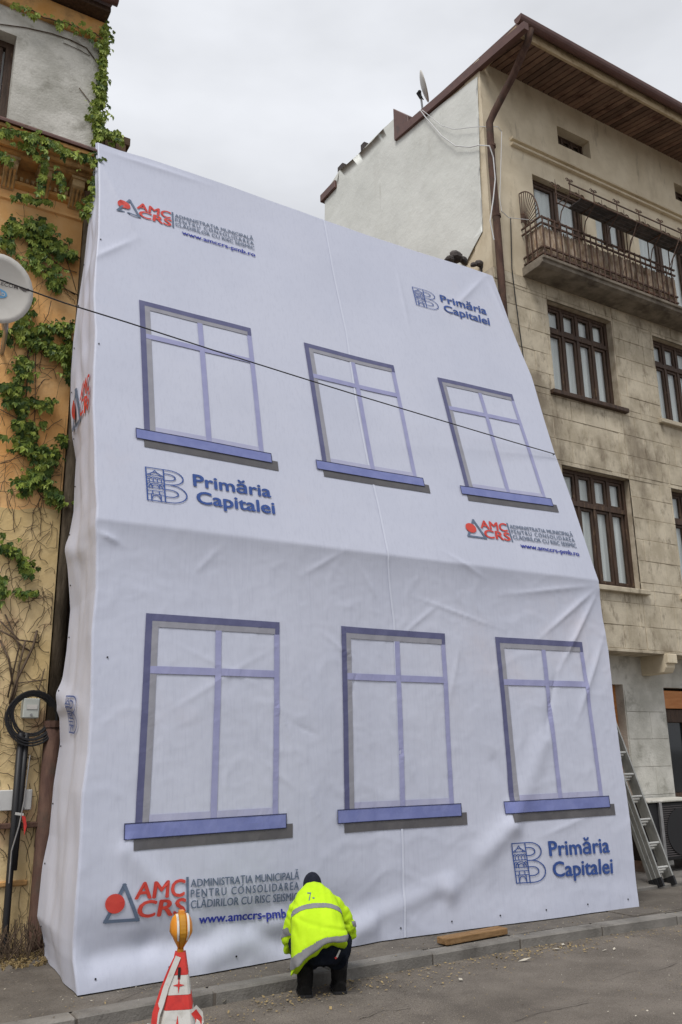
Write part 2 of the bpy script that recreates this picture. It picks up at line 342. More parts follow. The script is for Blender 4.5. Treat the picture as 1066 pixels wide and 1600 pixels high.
def wrink(X, Z):
    v = Vector((X, Z, 0)); y = 0
    y += .024*noise.noise(Vector((X*.75, Z*.45, 1.3)))
    y += .008*noise.noise(Vector((X*1.9+Z*.6, Z*1.1, 5.1)))
    low = 1-sstep(Z, 3.3, 3.8)
    r = 1-abs(noise.noise(Vector((X*2.2+Z*1.1, Z*2.0-X*.9, 9.7)))*2)
    y -= .007*max(0, r-.62)*(.2+.9*low)
    r = 1-abs(noise.noise(Vector((X*4.6-Z*2.1, Z*4.4+X*1.7, 3.7)))*2); y -= .0045*max(0, r-.72)*low
    y += .0016*noise.noise(Vector((X*7, Z*4, 2.2)))*(.3+low)
    y += .0008*noise.noise(Vector((X*19+Z*3, Z*15, 4.2)))*(.5+low)
    r = 1-abs(noise.noise(Vector((X*9+Z*5, Z*10-X*4, 8.8)))*2.2); y -= .0032*max(0, r-.74)*low
    for a, c, d, e, wd, h in CREASE:
        if min(a, d)-.5 < X < max(a, d)+.5 and min(c, e)-.5 < Z < max(c, e)+.5:
            dx, dz = d-a, e-c; l2 = dx*dx+dz*dz; t = ((X-a)*dx+(Z-c)*dz)/l2; tt = max(0, min(1, t))
            q = math.hypot(X-a-dx*tt, Z-c-dz*tt)
            y += h*(math.exp(-(q/wd)**2) if wd >= .06 else 1.25*math.exp(-q/wd*1.3))*(math.sin(math.pi*max(.08, min(.92, tt))) if wd < .06 else 1)
    y += .036*math.exp(-((Z-.40)/.16)**2)*(1-.75*sstep(X, 3.2, 5.4))      # the hem flares out along the kerb
    return y
def surf(X, Z, off=0): return Vector((X, ybase(X, Z)+wrink(X, Z)-off, Z))
wrap = thing('building_wrap', 'huge white printed sheet wrapping the house front, painted with six blue-grey windows', 'banner', (4.7, 6.9, G))
NS, NZ = 280, 400
b = MB()
zt = lambda s: interp(lerp(1.9, 7.72, s), TZ)
for j in range(NZ+1):
    for i in range(NS+1):
        s = i/NS; Z = lerp(G+.006+.012*(1 if False else 0), zt(s), j/NZ)
        X = lerp(interp(Z, XL), interp(Z, XR), s); b.v.append(surf(X, Z))
for j in range(NZ):
    for i in range(NS): k = j*(NS+1)+i; b.f.append((k, k+1, k+NS+2, k+NS+1))
# side return: from the left edge of the front back to the ivy house
BE = [(150,222),(143,300),(138,350),(131,416),(121,482),(115,530),(111,584),(110,637),(113,682),(119,719),(117,750),(115,801),(106,848),(105,878),(108,919),(110,953),(104,1017),(96,1074),(89,1110),(93,1122),(94,1162),(84,1225),(77,1303),(67,1350),(56,1431),(64,1459),(66,1484),(121,1558)]
BW = sorted((ony(x, y, 8.10).z, ony(x, y, 8.10).x) for x, y in BE[:-1])
NT = 26
def side(t, Z, off=0):
    f = surf(interp(Z, XL), Z); ye = 8.10 if Z > .75 else lerp(8.0, 8.10, (Z-G)/.66)
    q = Vector((interp(Z, BW), ye, Z)); p = f.lerp(q, t)
    p.x += (.03*math.sin(math.pi*t)*noise.noise(Vector((t*2.2, Z*.8, 7))) + .03*t*(1-t)*4*noise.noise(Vector((t*5, Z*2.2, 17))))-off
    for zc, a in ((3.33, .035), (2.0, .05)):                 # sagging pleats at the eave and above the box
        p.x -= a*math.exp(-((Z-zc-.25*t)/.09)**2)*t*(1-t*.3)
    return p
base = len(b.v)
for j in range(NZ+1):
    Z = lerp(G+.006, zt(0), j/NZ)
    for i in range(1, NT+1): b.v.append(side(i/NT, Z))
sid = lambda j, i: j*(NS+1) if i == 0 else base+j*NT+i-1
for j in range(NZ):
    for i in range(NT): b.f.append((sid(j, i+1), sid(j, i), sid(j+1, i), sid(j+1, i+1)))
b.build('cloth', 'cloth', wrap, smooth=True)
# the weld seam down the middle
b = MB(); SEAM = sorted((z, x) for x, z in (onsheet(*q) for q in [(506,342),(520,420),(541,520),(556,625),(575,720),(592,790),(607,880),(616,970),(621,1080),(625,1200),(630,1330),(633,1466)]))
n = 160
for j in range(n+1):
    Z = lerp(G+.01, interp(SEAM[-1][1], TZ)-.005, j/n); X = interp(Z, SEAM); b.v += [surf(X-.011, Z, .005), surf(X+.011, Z, .005)]
for j in range(n): b.f.append((2*j, 2*j+1, 2*j+3, 2*j+2))
b.build('seam', 'seam', wrap, smooth=True)

# ---- flat print, laid on the cloth
class Quad:
    """unit square (u right, v up) -> the sheet, from four photo corners TL TR BR BL"""
    def __init__(s, TL, TR, BR, BL, f=None): s.c = [onsheet(*p) for p in (TL, TR, BR, BL)] if f is None else None; s.f = f
    def __call__(s, u, v, off):
        if s.f: return s.f(u, v, off)
        (a, c, d, e) = s.c
        X = (a[0]*(1-u)+c[0]*u)*v+(e[0]*(1-u)+d[0]*u)*(1-v); Z = (a[1]*(1-u)+c[1]*u)*v+(e[1]*(1-u)+d[1]*u)*(1-v)
        return surf(X, Z, off)
def strip(b, Q, u0, u1, v0, v1, off=.007):
    nu = max(1, int(abs(u1-u0)*44)); nv = max(1, int(abs(v1-v0)*44)); k = len(b.v)
    for j in range(nv+1):
        for i in range(nu+1): b.v.append(Q(lerp(u0, u1, i/nu), lerp(v0, v1, j/nv), off))
    for j in range(nv):
        for i in range(nu): q = k+j*(nu+1)+i; b.f.append((q, q+1, q+nu+2, q+nu+1))
def pline(b, Q, pts, wd, asp, off=.008, close=False):
    """stroke of width wd (in u); asp = size of a v unit in u units"""
    if close: pts = pts+[pts[0]]
    pts = [p for a, c in zip(pts, pts[1:]) for p in [(lerp(a[0], c[0], k/m), lerp(a[1], c[1], k/m)) for m in [max(1, int(math.hypot(c[0]-a[0], (c[1]-a[1])*asp)/.06))] for k in range(m)]]+[pts[-1]]
    for (u0, v0), (u1, v1) in zip(pts, pts[1:]):
        dx, dy = u1-u0, (v1-v0)*asp; l = math.hypot(dx, dy) or 1; nxx, nyy = -dy/l*wd/2, dx/l*wd/2/asp
        ex, ey = dx/l*wd/2, dy/l*wd/2/asp
        b.add([Q(u0+nxx-ex, v0+nyy-ey, off), Q(u0-nxx-ex, v0-nyy-ey, off), Q(u1-nxx+ex, v1-nyy+ey, off), Q(u1+nxx+ex, v1+nyy+ey, off)], [(0,1,2,3)])
WINS = [(((216,470),(391,513.5),(412,707),(225,672)), 'printed window at the upper left of the wrap'),
        (((473.4,536),(614,571.6),(651,746),(503.3,720.6)), 'printed window at the upper middle, crossed by the seam'),
        (((681.4,590.5),(799.8,616.3),(850.8,779),(725.7,760.8)), 'printed window at the upper right of the wrap'),
        (((227.8,958.3),(436.5,972.4),(433.5,1272),(210.4,1286)), 'printed window at the lower left of the wrap'),
        (((533.6,977.9),(694.5,990),(709.5,1256),(539,1265)), 'printed window at the lower middle, crossed by the seam'),
        (((774,995),(907.5,1003.5),(941.5,1244),(797,1252)), 'printed window at the lower right, above blue lettering')]
for q, lab in WINS:
    Q = Quad(*q)
    b = MB(); strip(b, Q, 0, .045, 0, 1); strip(b, Q, .045, 1, .963, 1); strip(b, Q, .965, 1, .93, .963)
    fr = b.build('printed_window', 'print_dark', wrap, recalc=False); fr['label'] = lab
    b = MB(); strip(b, Q, .045, .088, .0, .963, .006); strip(b, Q, .088, .965, .932, .963, .006); b.build('reveal_shadow', 'print_grey', fr, recalc=False)
    b = MB(); strip(b, Q, .50, .545, .0, .932); strip(b, Q, .958, 1, .0, .93); b.build('glazing_bar', 'print_lilac', fr, recalc=False)
    b = MB(); strip(b, Q, .045, .50, .695, .732, .0085); strip(b, Q, .545, .958, .695, .732, .0085); b.build('transom', 'print_lilac', fr, recalc=False)
    b = MB(); strip(b, Q, .088, .50, .0, .033, .0085); strip(b, Q, .545, .958, .0, .033, .0085); b.build('inner_sill', 'print_pale', fr, recalc=False)
    b = MB(); strip(b, Q, -.004, 1.12, -.118, -.05, .006); b.build('sill_shadow', 'print_shadow', fr, recalc=False)
    b = MB(); strip(b, Q, -.066, 1.064, -.068, 0, .011); b.build('sill', 'print_sill', fr, recalc=False)
    b = MB(); pline(b, Q, [(-.066, -.068), (1.064, -.068), (1.064, 0), (-.066, 0)], .005, 1.4, .0135, True); b.build('outline', 'print_line', fr, recalc=False)
def glyphs(text, bold=0.0, spacing=1.0, shear=0):
    c = bpy.data.curves.new('t', 'FONT'); c.body = text; c.offset = bold; c.space_character = spacing; c.shear = shear; c.resolution_u = 3
    o = bpy.data.objects.new('t', c); COL.objects.link(o); bpy.context.view_layer.update()
    me = bpy.data.meshes.new_from_object(o.evaluated_get(bpy.context.evaluated_depsgraph_get()))
    COL.objects.unlink(o); bpy.data.objects.remove(o)
    vs = [(v.co.x, v.co.y) for v in me.vertices]; fs = [tuple(p.vertices) for p in me.polygons]
    bpy.data.meshes.remove(me); return vs, fs
def letter(b, Q, text, u0, u1, vbase, vtop, bold=0., spacing=1., shear=0, off=.008, ref=.69):
    """letters fitted to [u0,u1]; baseline at vbase, capitals reach vtop"""
    vs, fs = glyphs(text, 0, spacing, shear); xa = min(v[0] for v in vs); xb = max(v[0] for v in vs)
    for k, (dx, dy) in enumerate([(0, 0), (-bold, 0), (bold, 0), (0, bold*.7), (0, -bold*.7)] if bold else [(0, 0)]):     # overprints thicken the strokes
        b.add([Q(u0+(x+dx-xa)/(xb-xa)*(u1-u0), vbase+(y+dy)/ref*(vtop-vbase), off+k*.0005) for x, y in vs], fs)
def amc_logo(Q, lab, simple=False):
    b = MB(); pline(b, Q, [(.012, .035), (.094, .95), (.158, .035)], .017, .20, .0085, True); lg = b.build('organisation_logo', 'print_slate', wrap, recalc=False); lg['label'] = lab
    b = MB(); ue = .30 if simple else .381
    letter(b, Q, 'AMC', .142, ue, .575, 1.0, .030, 1.0, .10); letter(b, Q, 'CRS', .158, ue, .09, .515, .030, 1.0, .10); b.build('acronym', 'print_red', lg, recalc=False)
    ring = [(.052+.044*math.cos(t), .49+.255*math.sin(t)) for t in [2*math.pi*k/28 for k in range(28)]]
    b = MB(); b.add([Q(.052, .49, .0105)]+[Q(u, v, .0105) for u, v in ring], [(0, k+1, (k+1) % 28+1) for k in range(28)]); b.build('red_dot', 'print_red', lg, recalc=False)
    if simple: return
    b = MB(); strip(b, Q, .388, .400, .06, 1.05); b.build('divider', 'print_slate', lg, recalc=False); b = MB()
    letter(b, Q, 'ADMINISTRAȚIA MUNICIPALĂ', .410, 1.0, .785, .98, .012); letter(b, Q, 'PENTRU CONSOLIDAREA', .410, 1.0, .515, .715, .012, 1.25); letter(b, Q, 'CLĂDIRILOR CU RISC SEISMIC', .410, 1.0, .235, .435, .012)
    b.build('lettering', 'print_slate', lg, recalc=False)
    b = MB(); letter(b, Q, 'www.amccrs-pmb.ro', .455, 1.0, -.175, .045, .026); b.build('web_address', 'print_navy', lg, recalc=False)
amc_logo(Quad((181,305.5),(395,370.2),(398,397),(181,329)), 'red and blue lettered logo at the top left of the wrap')
amc_logo(Quad((720.5,809.2),(891.2,832.7),(901.5,864),(729.4,838)), 'red and blue lettered logo above the right side of the fold')
amc_logo(Quad((160.8,1382),(466.8,1360.4),(466.8,1421),(160.8,1443)), 'large red and blue lettered logo at the lower left, behind the crouching worker')
def arc(cx, cy, rx, ry, a0, a1, n=12): return [(cx+rx*math.cos(R_(lerp(a0, a1, k/n))), cy+ry*math.sin(R_(lerp(a0, a1, k/n)))) for k in range(n+1)]
def b_emblem(b, Q, wd=.010, asp=.42):
    P = lambda pts, w=wd: pline(b, Q, pts, w, asp, .008)
    P([(0,0),(0,1),(.13,1),(.13,0),(0,0)]); P(arc(.17,.775,.105,.225,90,-90)); P([(.13,1),(.17,1)]); P([(.13,.55),(.17,.55)])
    P(arc(.17,.275,.125,.275,90,-90)); P([(.13,0),(.17,0)]); P(arc(.16,.775,.055,.10,90,-90)); P([(.13,.875),(.16,.875)]); P([(.13,.675),(.16,.675)])
    P(arc(.17,.28,.06,.11,90,-90)); P([(.13,.39),(.17,.39)]); P([(.13,.17),(.17,.17)])
    th = wd*.8
    P([(0,.78),(.13,.78)], th); P([(0,.575),(.13,.575)], th); P([(0,.39),(.13,.39)], th); P([(0,.30),(.13,.30)], th); P([(0,.20),(.13,.20)], th)
    P([(.01,.79),(.045,.85),(.065,.93),(.085,.85),(.12,.79)], th); P(arc(.065,.80,.035,.07,0,180), th)
    for x in (.02, .05, .08, .11): P([(x,.59),(x,.68)], th); P(arc(x,.68,.015,.035,0,180,6), th)
    P(arc(.065,.40,.05,.13,0,180), th); P(arc(.065,.40,.028,.08,0,180), th); P(arc(.02,.42,.02,.10,0,180,6), th); P(arc(.11,.42,.02,.10,0,180,6), th)
    P(arc(.065,.0,.035,.17,0,180), th); P([(.03,0),(.03,.2)], th); P([(.10,0),(.10,.2)], th); P([(.04,.2),(.04,.3)], th); P([(.09,.2),(.09,.3)], th)
def city_logo(Q, lab):
    b = MB(); letter(b, Q, 'Primăria', .355, .98, .63, 1.0, .026); letter(b, Q, 'Capitalei', .372, 1.0, .105, .475, .026)
    lg = b.build('city_logo', 'print_blue', wrap, recalc=False); lg['label'] = lab
    b = MB(); b_emblem(b, Q); b.build('emblem', 'print_blue', lg, recalc=False)
city_logo(Quad((227,730),(425,760),(430,808),(230.5,781)), 'blue two-line lettering and letter B emblem under the upper left printed window')
city_logo(Quad((643.6,448.7),(761,481),(766.5,511),(650.4,476.6)), 'blue two-line lettering and letter B emblem at the top right of the wrap')
city_logo(Quad((797.7,1318),(953.7,1308.3),(959,1371),(807.6,1380)), 'blue two-line lettering and letter B emblem at the lower right of the wrap')
SQ = lambda t0, t1, z0, z1: Quad(0, 0, 0, 0, lambda u, v, off: side(lerp(t0, t1, u), lerp(z0, z1, v)-.10*u, off+.006))
amc_logo(SQ(.93, -1.85, 4.74, 5.13), 'red lettered logo on the narrow side of the wrap', simple=True)
b = MB(); q = SQ(.62, -.55, 1.90, 2.20); b_emblem(b, q, .009, .25); o = b.build('emblem', 'print_blue', wrap, recalc=False); o['label'] = 'small blue letter B emblem on the narrow side of the wrap'
# eyelets along the hem and the loose side edge
ey = None
def eyelet(p, nrm):
    nrm = Vector(nrm).normalized(); a = nrm.cross(Vector((0,0,1))).normalized(); c = nrm.cross(a); b = MB()
    o = [p+nrm*.004+(a*math.cos(t)+c*math.sin(t))*.0075 for t in [k*math.pi/4 for k in range(8)]]
    b.prism(o, nrm*.004); b.build('eyelet', 'eyelet', wrap)
for k in range(11): X = 2.0+k*.56; eyelet(surf(X, G+.09), (0, -1, .1))
for k in range(16): Z = .35+k*.48; eyelet(side(.93, Z), (-1, -.2, 0))
for px, py in [(168,1027),(154,538),(157,375)]: X, Z = onsheet(px, py); eyelet(surf(X, Z), (0, -1, .1))
# ------------------------------------------------------------------ the house on the right
def cells(x0, x1, z0, z1, holes):
    """rectangle minus rectangular holes, as rectangles"""
    xs = sorted({x0, x1, *[min(max(h[k], x0), x1) for h in holes for k in (0, 1)]}); zs = sorted({z0, z1, *[min(max(h[k], z0), z1) for h in holes for k in (2, 3)]})
    for a, c in zip(xs, xs[1:]):
        for d, e in zip(zs, zs[1:]):
            mx, mz = (a+c)/2, (d+e)/2
            if c-a > 1e-4 and e-d > 1e-4 and not any(h[0] < mx < h[1] and h[2] < mz < h[3] for h in holes): yield a, c, d, e
GX, YU, YG, XE = 7.66, 8.20, 8.62, 14.2   # gable plane, upper and ground facade planes, far end
house = thing('corner_house', 'weathered beige three-storey house with white gable wall and iron balcony, right of the wrap', 'building', (10, 9.5, 0))
W2A, W2B, W3A, W3B = (8.69,10.07,6.70,8.18), (11.02,12.4,6.70,8.18), (8.69,10.09,3.89,5.57), (11.02,12.4,3.89,5.57)
BD1, BD2, BD3 = (8.60,9.72,8.60,10.33), (9.95,10.75,9.55,10.33), (10.98,12.3,8.60,10.33)
AT1, AT2 = (9.26,10.01,11.15,11.50), (12.15,12.9,11.15,11.50)
UPH = [W2A, W2B, W3A, W3B, BD1, BD2, BD3, AT1, AT2]
ZS = 8.42                                 # balcony slab underside: ashlar below, render above
b = MB()
for a, c, d, e in cells(GX, XE, 3.02, ZS, UPH): b.box(a, c, YU+.009, YU+.36, d, e)
b.build('ashlar_backing', 'mortar', house)
b = MB()
for a, c, d, e in cells(GX, XE, ZS, 12.06, UPH): b.box(a, c, YU, YU+.36, d, e)
b.build('upper_wall', 'stucco', house)
row = 0; z = 3.03
while z < ZS-.02:
    h = .325+.012*math.sin(row*3.1); z1 = min(z+h, ZS-.004); x = GX+.004-(.32 if row % 2 else 0)
    while x < 13.0:
        ln = .60+.10*random.random(); x1 = x+ln
        if x1 > GX+.05:
            for a, c, d, e in cells(max(x, GX)+.002, x1-.002, z+.002, z1-.002, UPH):
                if c-a > .03 and e-d > .03:
                    pr = random.uniform(-.003, .006)
                    MB().box(a, c, YU-pr, YU+.03, d, e).build('stone_block', 'block', house, bevel=.005)
        x = x1
    z = z1; row += 1
# belt under the blocks, overhang and corbel
MB().box(GX, XE, YU-.012, YG+.3, 2.985, 3.026).build('overhang_slab', 'block', house, bevel=.004)
b = MB().profile_x([(YU-.07,2.99),(YU-.07,2.86),(YU-.02,2.855),(YU-.02,2.80),(YU+.03,2.73),(YG+.02,2.72),(YG+.02,2.99)], 10.40, 10.60); b.build('corbel', 'stucco', house, bevel=.006)
GH = [(9.02,9.97,.0,2.58), (10.84,12.5,.99,2.56)]
b = MB()
for a, c, d, e in cells(GX, XE, 0, 2.985, GH): b.box(a, c, YG, YG+.35, d, e)
b.build('ground_floor_wall', 'plaster_grey', house)
z = .30; row = 0
while z < 2.5:                             # scored blocks of the pier between door and shop window
    z1 = min(z+.38, 2.5)
    cuts = [9.985, 10.82] if row % 2 else [9.985, 10.47, 10.82]
    for a, c in zip(cuts, cuts[1:]): MB().box(a+.003, c-.003, YG-.012, YG+.01, z+.003, z1-.003).build('stone_block', 'plaster_grey', house, bevel=.004)
    z = z1; row += 1
# gable wall seen over the wrap
gp = [onx(x, y, GX) for x, y in [(617,185),(600,200),(582,220),(560,240),(545,254),(531,266),(527,285),(508,303)]]
gz = [(YU+.04, 0), (YU+.04, 11.92), (onx(640,183,GX).y, onx(640,200,GX).z)]+[(p.y, p.z) for p in gp]+[(gp[-1].y, 0)]
b = MB(); b.prism([(GX+.012, y, z) for y, z in gz], (.34, 0, 0)); b.build('gable_wall', 'stucco', house)
wy = [onx(x, y, GX) for x, y in [(747,120),(748,200),(752,280),(755,362)]]
wz = [(p.y, p.z) for p in wy]+[(onx(728,384,GX).y, onx(728,384,GX).z), (onx(705,402,GX).y, 8.5), (gz[-2][0]-.005, 8.5)]+[(y-.006, zz-.01) for y, zz in reversed(gz[3:-1])]+[(gz[2][0], gz[2][1]-.04)]
# white coat as a lightly uneven grid clipped to that outline
bm = bmesh.new(); f = bm.faces.new([bm.verts.new((GX-.004, y, zz)) for y, zz in wz]); bmesh.ops.triangulate(bm, faces=[f]); bmesh.ops.subdivide_edges(bm, edges=bm.edges[:], cuts=14, use_grid_fill=True)
for v in bm.verts: v.co.x += .018*noise.noise(Vector((0, v.co.y*1.6, v.co.z*1.6)))-.006
b = MB(); bm.verts.index_update(); b.add([v.co.copy() for v in bm.verts], [tuple(v.index for v in f.verts) for f in bm.faces]); bm.free()
b.build('white_render', 'gablewhite', house, smooth=True)
# back and far side close the body, interior stays dark
MB().box(GX+.36, XE, 13.0, 13.3, 0, 12.3).build('back_wall', 'stucco', house)
MB().box(XE-.3, XE, YG+.36, 13.0, 0, 12.0).build('far_wall', 'stucco', house)
for zz in (2.99, 6.0, 8.6): MB().box(GX+.36, XE-.31, YG+.4, 12.9, zz, zz+.03).build('floor_slab', 'dark', house)
MB().box(GX+.37, XE-.32, 9.9, 9.95, .1, 11.9).build('inner_partition', 'dark', house)
# string course
b = MB()
for zz in (10.80, 10.70): b.profile_x([(YU+.01,zz-.022),(YU-.06,zz-.022),(YU-.07,zz+.0),(YU-.05,zz+.025),(YU+.01,zz+.03)], 8.19, XE)
b.build('string_course', 'stucco', house)
# eaves: roof, soffit planks, fascia, gutter, verge flashing
EY = 7.36
MB().profile_x([(EY-.06,12.02),(EY-.06,12.07),(10.3,12.34),(13.0,12.34),(13.0,12.26),(10.3,12.26),(EY+.2,12.0)], GX+.06, XE+.1).build('roof', 'brownmetal', house)
so, si = 11.86, 12.03
def soff(y): return lerp(so, si, (y-EY)/(YU-EY))
x = GX+.10; pl = None; dx = .112
while x < XE:
    if pl is None: pl = MB().prism([(x+.008, EY+.05, soff(EY+.05)), (x+dx-.008, EY+.05, soff(EY+.05)), (x+dx-.008, YU+.02, soff(YU+.02)), (x+.008, YU+.02, soff(YU+.02))], (0, 0, .02)).build('soffit_plank', 'plankwood', house, bevel=.004); x0p = x
    else: share('soffit_plank', pl, house, (x-x0p, 0, random.uniform(-.003, .003)))
    x += dx
MB().prism([(GX+.08, EY+.045, soff(EY+.05)+.026), (XE, EY+.045, soff(EY+.05)+.026), (XE, YU+.02, soff(YU)+.03), (GX+.08, YU+.02, soff(YU)+.03)], (0, 0, .01)).build('soffit_backing', 'dark', house)
MB().box(GX+.06, XE, EY, EY+.045, 11.83, 12.0).build('fascia_board', 'fascia', house, bevel=.006)
MB().box(GX+.02, GX+.06, EY+.02, YU-.03, 11.83, 12.0).build('end_board', 'fascia', house, bevel=.006)
b = MB(); pr = [(EY-.005+(-.075+.075*math.cos(t)), 12.03-.10*math.sin(t)) for t in [math.pi*k/8 for k in range(9)]]
b.profile_x(pr+[(EY-.005-.15, 12.045), (EY-.005, 12.045)], GX-.04, XE); b.build('gutter', 'brownmetal', house, smooth=False)
p0, p1 = onx(819,33,GX-.05), onx(632,196,GX-.05)
b = MB(); b.prism([(GX-.06, p0.y, p0.z-.13), (GX-.06, p0.y, p0.z), (GX-.06, p1.y, p1.z+.02), (GX-.06, p1.y+.3, p1.z+.05), (GX-.06, p1.y+.3, p1.z-.10)], (.09, 0, 0)); b.build('verge_flashing', 'brownmetal', house)
q0, q1 = onx(618,171,GX), onx(641,182,GX)
MB().prism([(GX-.055, q1.y, p1.z-.08), (GX-.055, q1.y, q1.z), (GX-.055, q0.y, q0.z), (GX-.055, q0.y, p1.z-.05)], (.4, 0, 0)).build('parapet_cap', 'brownmetal', house, bevel=.01)
q0, q1 = onx(504,300,GX), onx(527,284,GX)
MB().box(GX-.06, GX+.4, q1.y, q0.y, q1.z-.14, q1.z+.03).build('parapet_cap', 'brownmetal', house, bevel=.01)
for (x, y, s) in [(566,228,.07),(531,262,.10)]:
    p = onx(x, y, GX); MB().box(GX, GX+.22, p.y-s, p.y+s, p.z-.28, p.z+.07).build('chimney_stub', 'rubble', house, bevel=.02)
# downpipe with its swan neck
pt = [Vector((GX+.20, EY-.08, 11.94)), Vector((GX+.20, EY-.02, 11.78)), ony(800,122,7.72), ony(772,176,8.04), ony(765,192,8.10), ony(769,260,8.10), Vector((7.70, 8.10, 8.6)), Vector((7.72, 8.10, 3.1))]
b = MB(); b.tube(pt, .055, 12); b.build('downpipe', 'rustpipe', house, smooth=True)
for zz in (10.4, 9.2): MB().tube([(7.70, 8.10, zz-.02), (7.70, 8.10, zz+.02)], .066, 12).build('pipe_collar', 'rustpipe', house)

def window(parent, rect, yf, ncol, tr, sash=.038, fr=.06, curtain=True, sill=True, depth=.11, wood='darkwood', sillmat='block', open_top=False):
    x0, x1, z0, z1 = rect; y0 = yf+depth
    b = MB(); b.box(x0, x0+fr, y0, y0+.08, z0, z1); b.box(x1-fr, x1, y0, y0+.08, z0, z1); b.box(x0+fr, x1-fr, y0, y0+.08, z1-fr, z1); b.box(x0+fr, x1-fr, y0, y0+.08, z0, z0+fr)
    zt = lerp(z0, z1, 1-tr)
    if tr: b.box(x0+fr, x1-fr, y0-.012, y0+.08, zt-.035, zt+.035)
    iw = (x1-x0-2*fr)/ncol
    for k in range(1, ncol): xx = x0+fr+k*iw; b.box(xx-.022, xx+.022, y0-.006, y0+.078, z0+fr, z1-fr)
    w_ = b.build('window', wood, parent, bevel=.004)
    spans = [(z0+fr, zt-.035), (zt+.035, z1-fr)] if tr else [(z0+fr, z1-fr)]
    for k in range(ncol):
        a, c = x0+fr+k*iw+.026, x0+fr+(k+1)*iw-.026
        for d, e in spans:
            d += .004; e -= .004; s = sash; b = MB()
            b.box(a, a+s, y0+.01, y0+.055, d, e); b.box(c-s, c, y0+.01, y0+.055, d, e); b.box(a+s, c-s, y0+.01, y0+.055, e-s, e); b.box(a+s, c-s, y0+.01, y0+.055, d, d+s)
            b.build('sash', wood, w_, bevel=.004)
            MB().box(a+s, c-s, y0+.03, y0+.034, d+s, e-s).build('pane', 'pane', w_)
    if curtain:
        b = MB(); n = int((x1-x0)/.012)
        for k in range(n+1):
            xx = lerp(x0+fr, x1-fr, k/n); yy = y0+.056+.007*math.sin(xx*46+math.sin(xx*9)*2)+.006*math.sin(xx*17); b.v += [Vector((xx, yy+.012, z0+.02)), Vector((xx, yy+.012, z1-.02))]
        for k in range(n): b.f.append((2*k, 2*k+2, 2*k+3, 2*k+1))
        b.build('curtain', 'curtain', w_, smooth=True)
    if sill:
        b = MB(); b.box(x0-.10, x1+.10, yf-.075, y0+.02, z0-.075, z0-.005); b.build('sill', sillmat, w_, bevel=.008)
    return w_
window(house, W2A, YU, 4, .30, sillmat='darkwood')['label'] = 'four-light brown timber window under the balcony'
window(house, W2B, YU, 4, .30)
window(house, W3A, YU, 4, .30)['label'] = 'dark brown four-light window, its left side hidden by the wrap'
window(house, W3B, YU, 4, .30)
for r in (BD1, BD3): window(house, r, YU, 2, .0, sill=False, depth=.10, sash=.05)
window(house, BD2, YU, 2, 0, sill=False, depth=.10, sash=.05)
for r in (AT1, AT2): window(house, r, YU, 3, 0, sill=False, depth=.16, sash=.03, curtain=False, fr=.035)
# ground-floor door and shop window
x0, x1, z0, z1 = GH[0]
b = MB(); b.box(x0, x0+.08, YG+.14, YG+.24, G, z1); b.box(x1-.08, x1, YG+.14, YG+.24, G, z1); b.box(x0+.08, x1-.08, YG+.14, YG+.24, z1-.07, z1); b.box(x0+.08, x1-.08, YG+.13, YG+.24, 2.06, 2.13)
dr = b.build('door', 'orangewood', house, bevel=.006); MB().box(x0+.08, x1-.08, YG+.20, YG+.206, 2.13, z1-.07).build('fanlight', 'glass', dr)
MB().box(x0+.09, x1-.09, YG+.17, YG+.21, G+.01, 2.05).build('door_leaf', 'orangewood', dr, bevel=.008)
for zz in (.25, 1.15): MB().box(x0+.20, x1-.20, YG+.155, YG+.17, zz, zz+.72).build('door_panel', 'orangewood', dr, bevel=.02)
x0, x1, z0, z1 = GH[1]
b = MB(); b.box(x0, x0+.07, YG+.10, YG+.20, z0, 2.25); b.box(x1-.07, x1, YG+.10, YG+.20, z0, 2.25); b.box(x0+.07, x1-.07, YG+.10, YG+.20, 2.06, 2.25); b.box(x0+.07, x1-.07, YG+.10, YG+.20, z0, z0+.07)
for xx in (11.35, 11.9): b.box(xx, xx+.05, YG+.11, YG+.19, z0+.07, 2.06)
sw = b.build('shop_window', 'darkwood', house, bevel=.005); sw['label'] = 'dark shop window with an orange board on top'
MB().box(x0, x1, YG+.06, YG+.10, 2.26, z1-.04).build('top_board', 'orangewood', sw, bevel=.004)
for a, c in ((10.91,11.345),(11.405,11.895),(11.955,12.425)): MB().box(a, c, YG+.15, YG+.156, z0+.075, 2.055).build('pane', 'glass', sw)
MB().box(x0-.08, x1+.1, YG-.06, YG+.1, z0-.06, z0-.004).build('sill', 'plaster_grey', sw, bevel=.006)
MB().box(7.75, 13, 7.50, YG+.02, G-.04, G+.035).build('door_step', 'kerb', house, bevel=.01)

# ---- balcony: slab, rails, balusters, reed mat, flower shelf, scrolls
BY, BX0, BX1 = 7.80, 8.28, 11.25
sl = MB().profile_x([(YU+.01,ZS),(BY+.06,ZS+.005),(BY-.01,ZS+.035),(BY-.01,ZS+.085),(BY-.04,ZS+.095),(BY-.04,ZS+.135),(YU+.01,ZS+.14)], BX0-.05, XE-2.2).build('balcony', 'slab', house, bevel=.004)
sl['label'] = 'balcony with rusty iron railing, reed screen and flower shelf'
BZ = ZS+.14
for zz in (BZ+.06, BZ+.17, BZ+.56, BZ+.66):
    MB().box(BX0, BX1, BY-.012, BY+.012, zz-.013, zz+.013).build('rail', 'iron', sl); MB().box(BX0-.012, BX0+.012, BY+.013, YU, zz-.011, zz+.011).build('rail', 'iron', sl)
bal = None; k = 0; x = BX0+.01
while x <= BX1+.01:
    if bal is None: bal = MB().box(x-.008, x+.008, BY-.026, BY-.012, BZ, BZ+.67).build('baluster', 'iron', sl); bx = x
    else: share('baluster', bal, sl, (x-bx, random.uniform(-.002, .002), 0))
    x += .1238; k += 1
